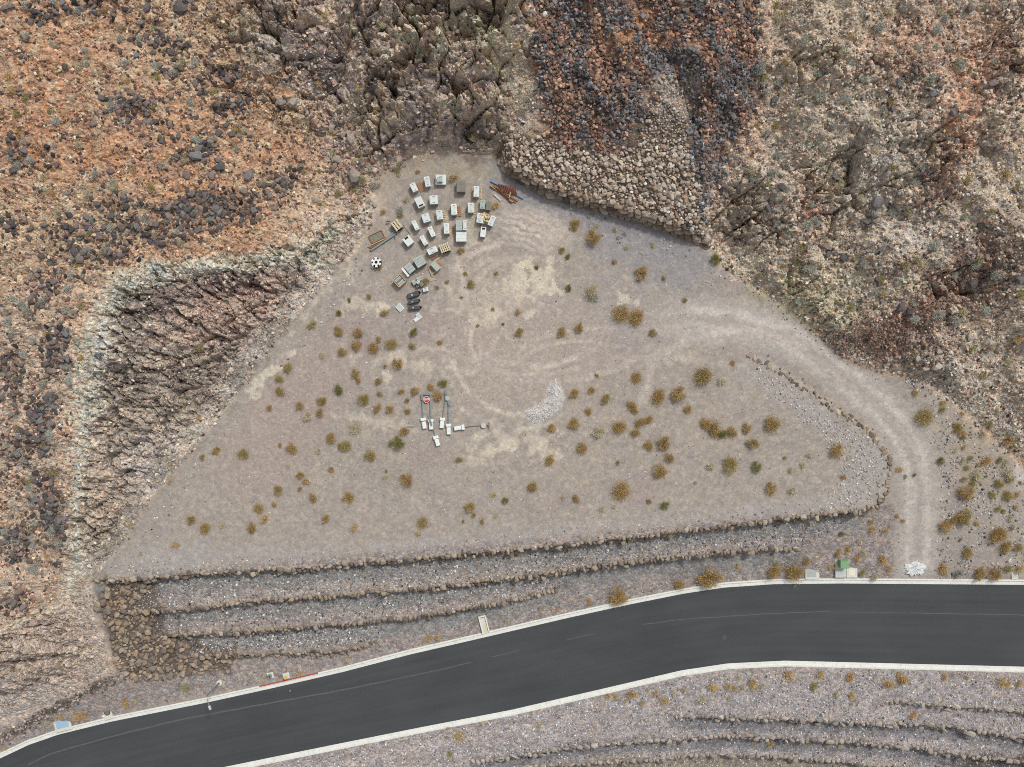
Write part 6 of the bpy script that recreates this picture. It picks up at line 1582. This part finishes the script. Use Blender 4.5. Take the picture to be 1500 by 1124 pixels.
# steel heap at the right
timber(yz(1068, 238), yz(1325, 378), .34, .22, .0, M_BLUE, 'long blue-grey steel beam under the rusty bars', 'steel_beam', 'steel beam')
for k in range(9):
    a = 1135 + k * 14
    timber(yz(a, 272 + k * 2.5), yz(a + 22, 335 + k * 2.5), .11, .1, .26 + .02 * (k % 2), M_RUST, ('leftmost' if k == 0 else 'rightmost' if k == 8 else ORD[k] + ' from left') + ' of the rusty bars laid across the blue beam', 'rusty_bar', 'steel bar', 'rusty bars in the steel heap')
timber(yz(1062, 285), yz(1262, 415), .16, .16, .02, M_WOOD, 'long orange board at the front of the steel heap', 'plank', 'plank')
timber(yz(1082, 282), yz(1275, 402), .16, .18, .02, M_WOOD, 'orange board behind the front board of the steel heap', 'plank', 'plank')
timber(yz(1110, 300), yz(1240, 412), .14, .12, .22, M_RUST, 'rusty angle lying over the orange boards', 'steel_bar', 'steel bar')
timber(yz(1125, 268), yz(1165, 330), .1, .1, .24, M_WOOD, 'short orange batten at the left end of the rusty bars', 'plank', 'plank')
timber(yz(1060, 280), yz(1095, 308), .08, .08, .22, M_PINE, 'pale stick end at the left of the steel heap', 'plank', 'plank')
timber(yz(1090, 348), yz(1146, 398), .22, .12, .02, M_SIDE, 'white wedge-like board lying below the steel heap', 'plank', 'plank')
timber(yz(1207, 382), yz(1220, 340), .1, .08, .36, M_PINE, 'short pale stick standing across the orange boards', 'plank', 'plank')
timber(yz(1208, 395), yz(1238, 412), .09, .08, .34, M_PINE, 'pale stick end at the lower right of the steel heap', 'plank', 'plank')

# ------------------------------------------------------------------ fallen sign posts with footings
P3 = lambda x, y: (580 + x / 8.33, 550 + y / 8.33)
def at3(x, y): return G(*P3(x, y))
def sign_post(cap, block, pts, label, loose=(), mat=M_GALV):
    cx, cy, cz = at3(*cap); bx_, by_, bz = at3(*block)
    t = thing('sign_post', label, 'sign post', (cx, cy, cz), 0, 'sign posts lying on the pad')
    a = math.atan2(by_ - cy, bx_ - cx)
    d = math.hypot(bx_ - cx, by_ - cy)
    child('footing_cap', MB().box((0, 0, .2), (.34, .62, .4), 0, .04).mesh('footing_cap', M_SIGNW), t, (0, 0, 0), a)
    child('footing_block', MB().box((d + .02, 0, .19), (.85, .46, .38), 0, .05).mesh('footing_block', M_WHITE), t, (0, 0, 0), a)
    w3 = [at3(*p) for p in pts]
    child('pole', MB().tube([(p[0] - cx, p[1] - cy, .22 + (p[2] - cz) - .1 * i / max(1, len(w3) - 1)) for i, p in enumerate(w3)], .055, 8).mesh('pole', mat), t)
    return t, (cx, cy, cz)
t, o_ = sign_post((335, 537), (347, 605), [(333, 530), (322, 330), (315, 235)], 'leftmost fallen sign post, with a grey blade along its upper end')
q = at3(320, 262); child('sign_blade', MB().box((0, 0, 0), (.2, .75, .03), 0, 0).mesh('sign_blade', M_GALV), t, (q[0] - o_[0], q[1] - o_[1], .26))
t, o_ = sign_post((428, 552), (430, 615), [(427, 545), (420, 330), (416, 228)], 'fallen sign post carrying the red stop sign')
q0 = at3(332, 232); q1 = at3(416, 228)
child('cross_bar', MB().bar((q0[0] - o_[0], q0[1] - o_[1], .17), (q1[0] - o_[0], q1[1] - o_[1], .17), .2, .04).mesh('cross_bar', M_GALV), t)
q = at3(377, 294); loc = (q[0] - o_[0], q[1] - o_[1], .27)
R8 = .41
oct_ = [(R8 * math.cos(math.radians(22.5 + 45 * k)), R8 * math.sin(math.radians(22.5 + 45 * k))) for k in range(8)]
br = MB().bar((loc[0], loc[1], .2), (at3(420, 300)[0] - o_[0], at3(420, 300)[1] - o_[1], .2), .06, .04)
child('bracket', br.mesh('bracket', M_GALV), t)
sp = child('stop_sign', MB().prism(oct_, -.012, .012).mesh('stop_sign', M_REDS), t, loc, math.radians(4), label='red octagonal stop sign facing up')
brd = MB()
for k in range(8):
    a, b_ = oct_[k], oct_[(k + 1) % 8]
    brd.add([(a[0] * .96, a[1] * .96, .0135), (b_[0] * .96, b_[1] * .96, .0135), (b_[0] * .88, b_[1] * .88, .0135), (a[0] * .88, a[1] * .88, .0135), (a[0] * .96, a[1] * .96, .0165), (b_[0] * .96, b_[1] * .96, .0165), (b_[0] * .88, b_[1] * .88, .0165), (a[0] * .88, a[1] * .88, .0165)],
            [[0, 1, 2, 3], [4, 5, 6, 7], [0, 1, 5, 4], [1, 2, 6, 5], [2, 3, 7, 6], [3, 0, 4, 7]])
child('white_border', brd.mesh('white_border', M_SIGNW), sp)
fc = bpy.data.curves.new('stop_lettering', 'FONT'); fc.body = 'STOP'; fc.size = .29; fc.align_x = 'CENTER'; fc.align_y = 'CENTER'; fc.extrude = .003; fc.offset = .008
tmp = bpy.data.objects.new('lettering_source', fc); COL.objects.link(tmp)
bpy.context.view_layer.update()
lm_ = bpy.data.meshes.new_from_object(tmp.evaluated_get(bpy.context.evaluated_depsgraph_get())); lm_.materials.clear(); lm_.materials.append(M_SIGNW)
bpy.data.objects.remove(tmp)
child('lettering', lm_, sp, (0, 0, .017))
t, o_ = sign_post((488, 755), (506, 815), [(481, 722), (440, 600), (392, 485)], 'fallen sign post with its footing lowest of the group')
q = at3(428, 570); child('sign_blade', MB().box((0, 0, 0), (.2, .85, .03)).mesh('sign_blade', M_GALV), t, (q[0] - o_[0], q[1] - o_[1], .45), math.radians(18))
t, o_ = sign_post((570, 535), (563, 597), [(573, 525), (597, 330), (604, 180)], 'fallen sign post third from left, leaning right at its tip')
q = at3(608, 205); child('sign_blade', MB().box((0, 0, 0), (.26, .5, .03)).mesh('sign_blade', M_GALV), t, (q[0] - o_[0], q[1] - o_[1], .2))
t, o_ = sign_post((643, 608), (645, 675), [(645, 590), (641, 420), (640, 320)], 'fallen sign post with a round grey disc at its tip')
q = at3(634, 278); child('sign_disc', MB().lathe([(.3, 0), (.3, .02)], 20).mesh('sign_disc', M_GREENGREY), t, (q[0] - o_[0], q[1] - o_[1], .22))
q = at3(655, 345); child('sign_blade', MB().box((0, 0, 0), (.3, .5, .03)).mesh('sign_blade', M_BLUE), t, (q[0] - o_[0], q[1] - o_[1], .28), .3)
t, o_ = sign_post((820, 632), (757, 643), [(838, 628), (960, 612), (1130, 605)], 'sign post lying crosswise at the right of the group')
q = at3(1070, 612); child('sign_disc', MB().lathe([(.3, 0), (.3, .02)], 20).mesh('sign_disc', M_SIDE), t, (q[0] - o_[0], q[1] - o_[1], .26))
q = at3(1138, 606); child('sign_blade', MB().box((0, 0, 0), (.12, .7, .04)).mesh('sign_blade', M_OLIVEGREY), t, (q[0] - o_[0], q[1] - o_[1], .2))
q = at3(1133, 606); child('clamp', MB().box((0, 0, 0), (.1, .22, .06)).mesh('clamp', M_ORANGE_P), t, (q[0] - o_[0], q[1] - o_[1], .25))
for (cx, cy, w_, l_, r_, lb) in ((383, 575, .14, .4, .1, 'upper orange plastic strip between the left footings'), (383, 640, .18, .3, -.2, 'lower orange plastic strip between the left footings')):
    q = at3(cx, cy); o = MB().box((0, 0, .05), (w_, l_, .1), 0, .01).build('plastic_strip', M_ORANGE_P); o.location = q; o.rotation_euler = (0, 0, r_); o['label'] = lb; o['category'] = 'plastic strip'
q = at3(180, 628); o = MB().box((0, 0, .03), (.9, .12, .05)).build('steel_rod', M_GALV); o.location = q; o.rotation_euler = (0, 0, -.1); o['label'] = 'loose grey rod lying left of the fallen sign posts'; o['category'] = 'steel rod'

# ------------------------------------------------------------------ things along the road
def slab(px, py, w, l, rot, h, label, name='concrete_pad', cat='concrete pad', mat=None, dz=0):
    x, y, z = G(px, py); t = thing(name, label, cat, (x, y, z + dz), math.radians(rot))
    child('slab', MB().box((0, 0, h / 2 - .1), (w, l, h + .2), 0, .02).mesh('slab', mat or M_CONC), t); return t
R18 = 14
k_ = lambda px: S * (H - (-6.2 + 3.6 * px / 1500)) / H
# street light
x, y, z = G(322, 1000)
t = thing('street_light', 'grey street light on a white round base, arm reaching over the road', 'street light', (x, y, z))
child('base', MB().lathe([(.36, -.1), (.36, .3), (.3, .36)], 20).mesh('base', M_CONC), t)
child('pole', MB().tube([(0, 0, .3), (0, 0, 2.4), (0, 0, 4.3)], [.11, .095, .08], 10).mesh('pole', M_GALV), t)
ad = Vector((.45, -1.45, 0))
child('arm', MB().tube([(0, 0, 4.2), (ad.x * .3, ad.y * .3, 4.32), (ad.x * .8, ad.y * .8, 4.36)], .05, 8).mesh('arm', M_GALV), t)
mb = MB(); mb.bar((ad.x * .75, ad.y * .75, 4.36), (ad.x * 1.08, ad.y * 1.08, 4.34), .26, .12); child('lamp_head', mb.mesh('lamp_head', M_SIDE), t)
child('pole_collar', MB().lathe([(.16, .36), (.16, .44)], 12).mesh('pole_collar', M_GALV), t)
# pads by the red kerb
t = slab(396.5, 989.5, .78, .74, R18, .1, 'white square pad with a grey round cap, left of the yellow one', 'hydrant_pad', 'concrete pad')
child('round_cap', MB().lathe([(.26, .1), (.26, .3), (.2, .36)], 16).mesh('round_cap', M_GALV), t, (-.05, -.02, 0)); child('cap_nut', MB().lathe([(.07, .36), (.07, .44)], 6).mesh('cap_nut', M_DARK), t, (-.05, -.02, 0))
t = slab(419.5, 990, .8, .74, R18, .1, 'white square pad with a yellow hydrant beside the red kerb', 'hydrant_pad', 'concrete pad')
x, y, z = t.location
t2 = thing('fire_hydrant', 'yellow fire hydrant standing on the white pad by the red kerb', 'fire hydrant', (x + .03, y - .08, z + .1))
child('barrel', MB().lathe([(.2, 0), (.2, .06), (.13, .08), (.13, .52), (.16, .55), (.13, .66), (.05, .74)], 14).mesh('barrel', M_YELL), t2)
for s_ in (-1, 1): child('side_outlet', MB().tube([(s_ * .1, 0, .45), (s_ * .22, 0, .45)], .06, 8).mesh('side_outlet', M_YELL), t2)
child('front_outlet', MB().tube([(0, -.1, .42), (0, -.23, .42)], .075, 8).mesh('front_outlet', M_YELL), t2)
# manhole inlet
t = slab(158, 1045.5, 1.05, 1.45, R18, .08, 'pale concrete apron with a round dark manhole cover touching the kerb', 'manhole', 'manhole')
child('cover_ring', MB().lathe([(.4, .08), (.4, .11)], 24).mesh('cover_ring', M_DARK), t, (0, .2, 0)); child('cover', MB().lathe([(.33, .1), (.33, .125)], 24).mesh('cover', simple('cast_iron', (112, 114, 104), .7, .1, 4)), t, (0, .2, 0))
x, y, z = G(151.5, 1049.5); o = MB().lathe([(.15, -.05), (.15, .07), (.1, .1)], 12).build('marker_cap', M_SIGNW); o.location = (x, y, z); o['label'] = 'small round white cap left of the manhole apron'; o['category'] = 'marker'
# blue vault
t = slab(92, 1061, 2.05, 1.65, R18, .12, 'concrete vault with a pale blue lid at the kerb, lower left', 'utility_vault', 'utility vault')
child('lid', MB().box((0, .1, .14), (1.55, 1.0, .05), 0, .01).mesh('lid', M_SKYBLUE), t)
# concrete flume
x, y, z = G(709, 914)
t = thing('drain_flume', 'narrow pale concrete drain running down to the kerb', 'concrete drain', (x, y, z), math.radians(14))
child('channel', MB().box((0, 0, 0), (.85, 2.15, .14)).mesh('channel', M_CONC), t); child('inlet_wall', MB().box((-.02, 1.0, .16), (.9, .16, .3)).mesh('inlet_wall', M_KERB), t)
for s_ in (-1, 1): child('side_kerb', MB().box((s_ * .4, -.05, .13), (.14, 2.0, .22)).mesh('side_kerb', M_KERB), t)
child('sump', MB().box((-.12, .86, .08), (.3, .12, .05)).mesh('sump', M_DARK), t); child('silt', MB().box((.02, -.5, .075), (.5, .7, .02)).mesh('silt', M_STRAWB), t)
# grey lid pad, green cabinet and pads
t = slab(1189.5, 839.5, 1.68, 1.45, 1, .1, 'concrete pad with a recessed grey lid half under a rust-brown bush', 'utility_vault', 'utility vault')
child('lid', MB().box((-.1, .05, .11), (1.15, 1.05, .03), 0, .008).mesh('lid', simple('grey_steel_lid', (176, 178, 178), .6, .08, 3)), t)
x, y, z = G(1231, 831)
t = thing('transformer_pad', 'pale concrete pad carrying the green cabinet', 'concrete pad', (x, y, z), 0)
child('tall_slab', MB().box((0, .1, .02), (1.3, 2.7, .2), 0, .02).mesh('tall_slab', M_CONC), t)
mm_ = MB(); mm_.box((0, -.74, .127), (1.26, 1.0, .012)); child('front_panel', mm_.mesh('front_panel', M_SIDE), t)
t = slab(1247.5, 838.5, 1.32, 1.28, 0, .1, 'square concrete pad with a cream lid right of the green cabinet', 'utility_vault', 'utility vault')
child('lid', MB().box((0, 0, .11), (.72, .78, .03), 0, .008).mesh('lid', simple('cream_lid', (232, 226, 200), .7, .06, 3)), t)
x, y, z = G(1231.5, 824.5)
t = thing('electrical_cabinet', 'green electrical cabinet standing on its concrete pad above the kerb', 'cabinet', (x + .1, y, z + .12), 0)
child('body', MB().box((0, 0, .4), (.98, .86, .8), 0, .03).mesh('body', M_GREEN), t); child('lid', MB().box((0, -.02, .83), (1.04, .94, .06), 0, .02).mesh('lid', M_GREEN), t)
child('door_seam', MB().box((0, -.435, .4), (.02, .01, .7)).mesh('door_seam', M_DARK), t); child('handle', MB().box((.08, -.45, .45), (.04, .04, .14)).mesh('handle', M_GALV), t)
t = slab(1486, 843, .8, .95, 2, .1, 'small concrete pad at the kerb by the right edge', 'meter_pad', 'concrete pad')
child('lid', MB().box((0, .05, .11), (.5, .5, .03), 0, .008).mesh('lid', M_SIDE), t)
# spilt concrete at the foot of the track
x, y, z = G(1341, 832)
M_SPLASH = simple('spilt_concrete', (220, 224, 222), .9, .12, 2.0, .4, grime=(184, 190, 190))
r_ = random.Random(5); n = 44; rings = []
for k in range(n):
    a = k * 6.283 / n; q = 1.2 + .12 * math.sin(2 * a + .6) + .1 * math.sin(5 * a) + r_.uniform(-.22, .2)
    rings.append((q * math.cos(a), q * .8 * math.sin(a)))
mb = MB(); V = []
for (f_, zz, j) in ((1.0, -.08, 0), (.96, .03, .02), (.78, .08, .05), (.52, .1, .07), (.25, .12, .07)):
    V += [(p[0] * f_ + r_.gauss(0, .03) * (j > 0), p[1] * f_ + r_.gauss(0, .03) * (j > 0), zz + r_.uniform(-j, j)) for p in rings]
V.append((0, 0, .1)); F = []
for q in range(4): F += [[q * n + i, q * n + (i + 1) % n, (q + 1) * n + (i + 1) % n, (q + 1) * n + i] for i in range(n)]
F += [[4 * n + i, 4 * n + (i + 1) % n, 5 * n] for i in range(n)]
mb.add(V, F)
o = mb.build('concrete_spill', M_SPLASH); o.location = (x, y, z); o['label'] = 'white splash of spilt concrete where the dirt track meets the kerb'; o['category'] = 'concrete spill'
# marker and road details
x, y, z = G(276, 1122); o = MB().lathe([(.22, -.05), (.22, .1), (.16, .14)], 12).build('marker_cap', M_SIGNW); o.location = (x, y, z + .02); o['label'] = 'round white cap just below the lower kerb'; o['category'] = 'marker'
def road_xyz(px, py):
    z = -4.5
    for _ in range(6): x, y = W(px, py, z); z = float(zroad(x)) + .07
    return x, y, z
for (px, py, lb) in ((425, 1012, 'pale round valve lid set in the road below the yellow hydrant'), (1061, 934, 'dark round manhole lid in the road under the kerb bend')):
    x, y, z = road_xyz(px, py); o = MB().lathe([(.3 if px > 900 else .12, -.05), (.3 if px > 900 else .12, .03)], 18).build('manhole' if px > 900 else 'road_valve', M_CHAR if px > 900 else M_GALV); o.location = (x, y, z); o['label'] = lb; o['category'] = 'road lid'
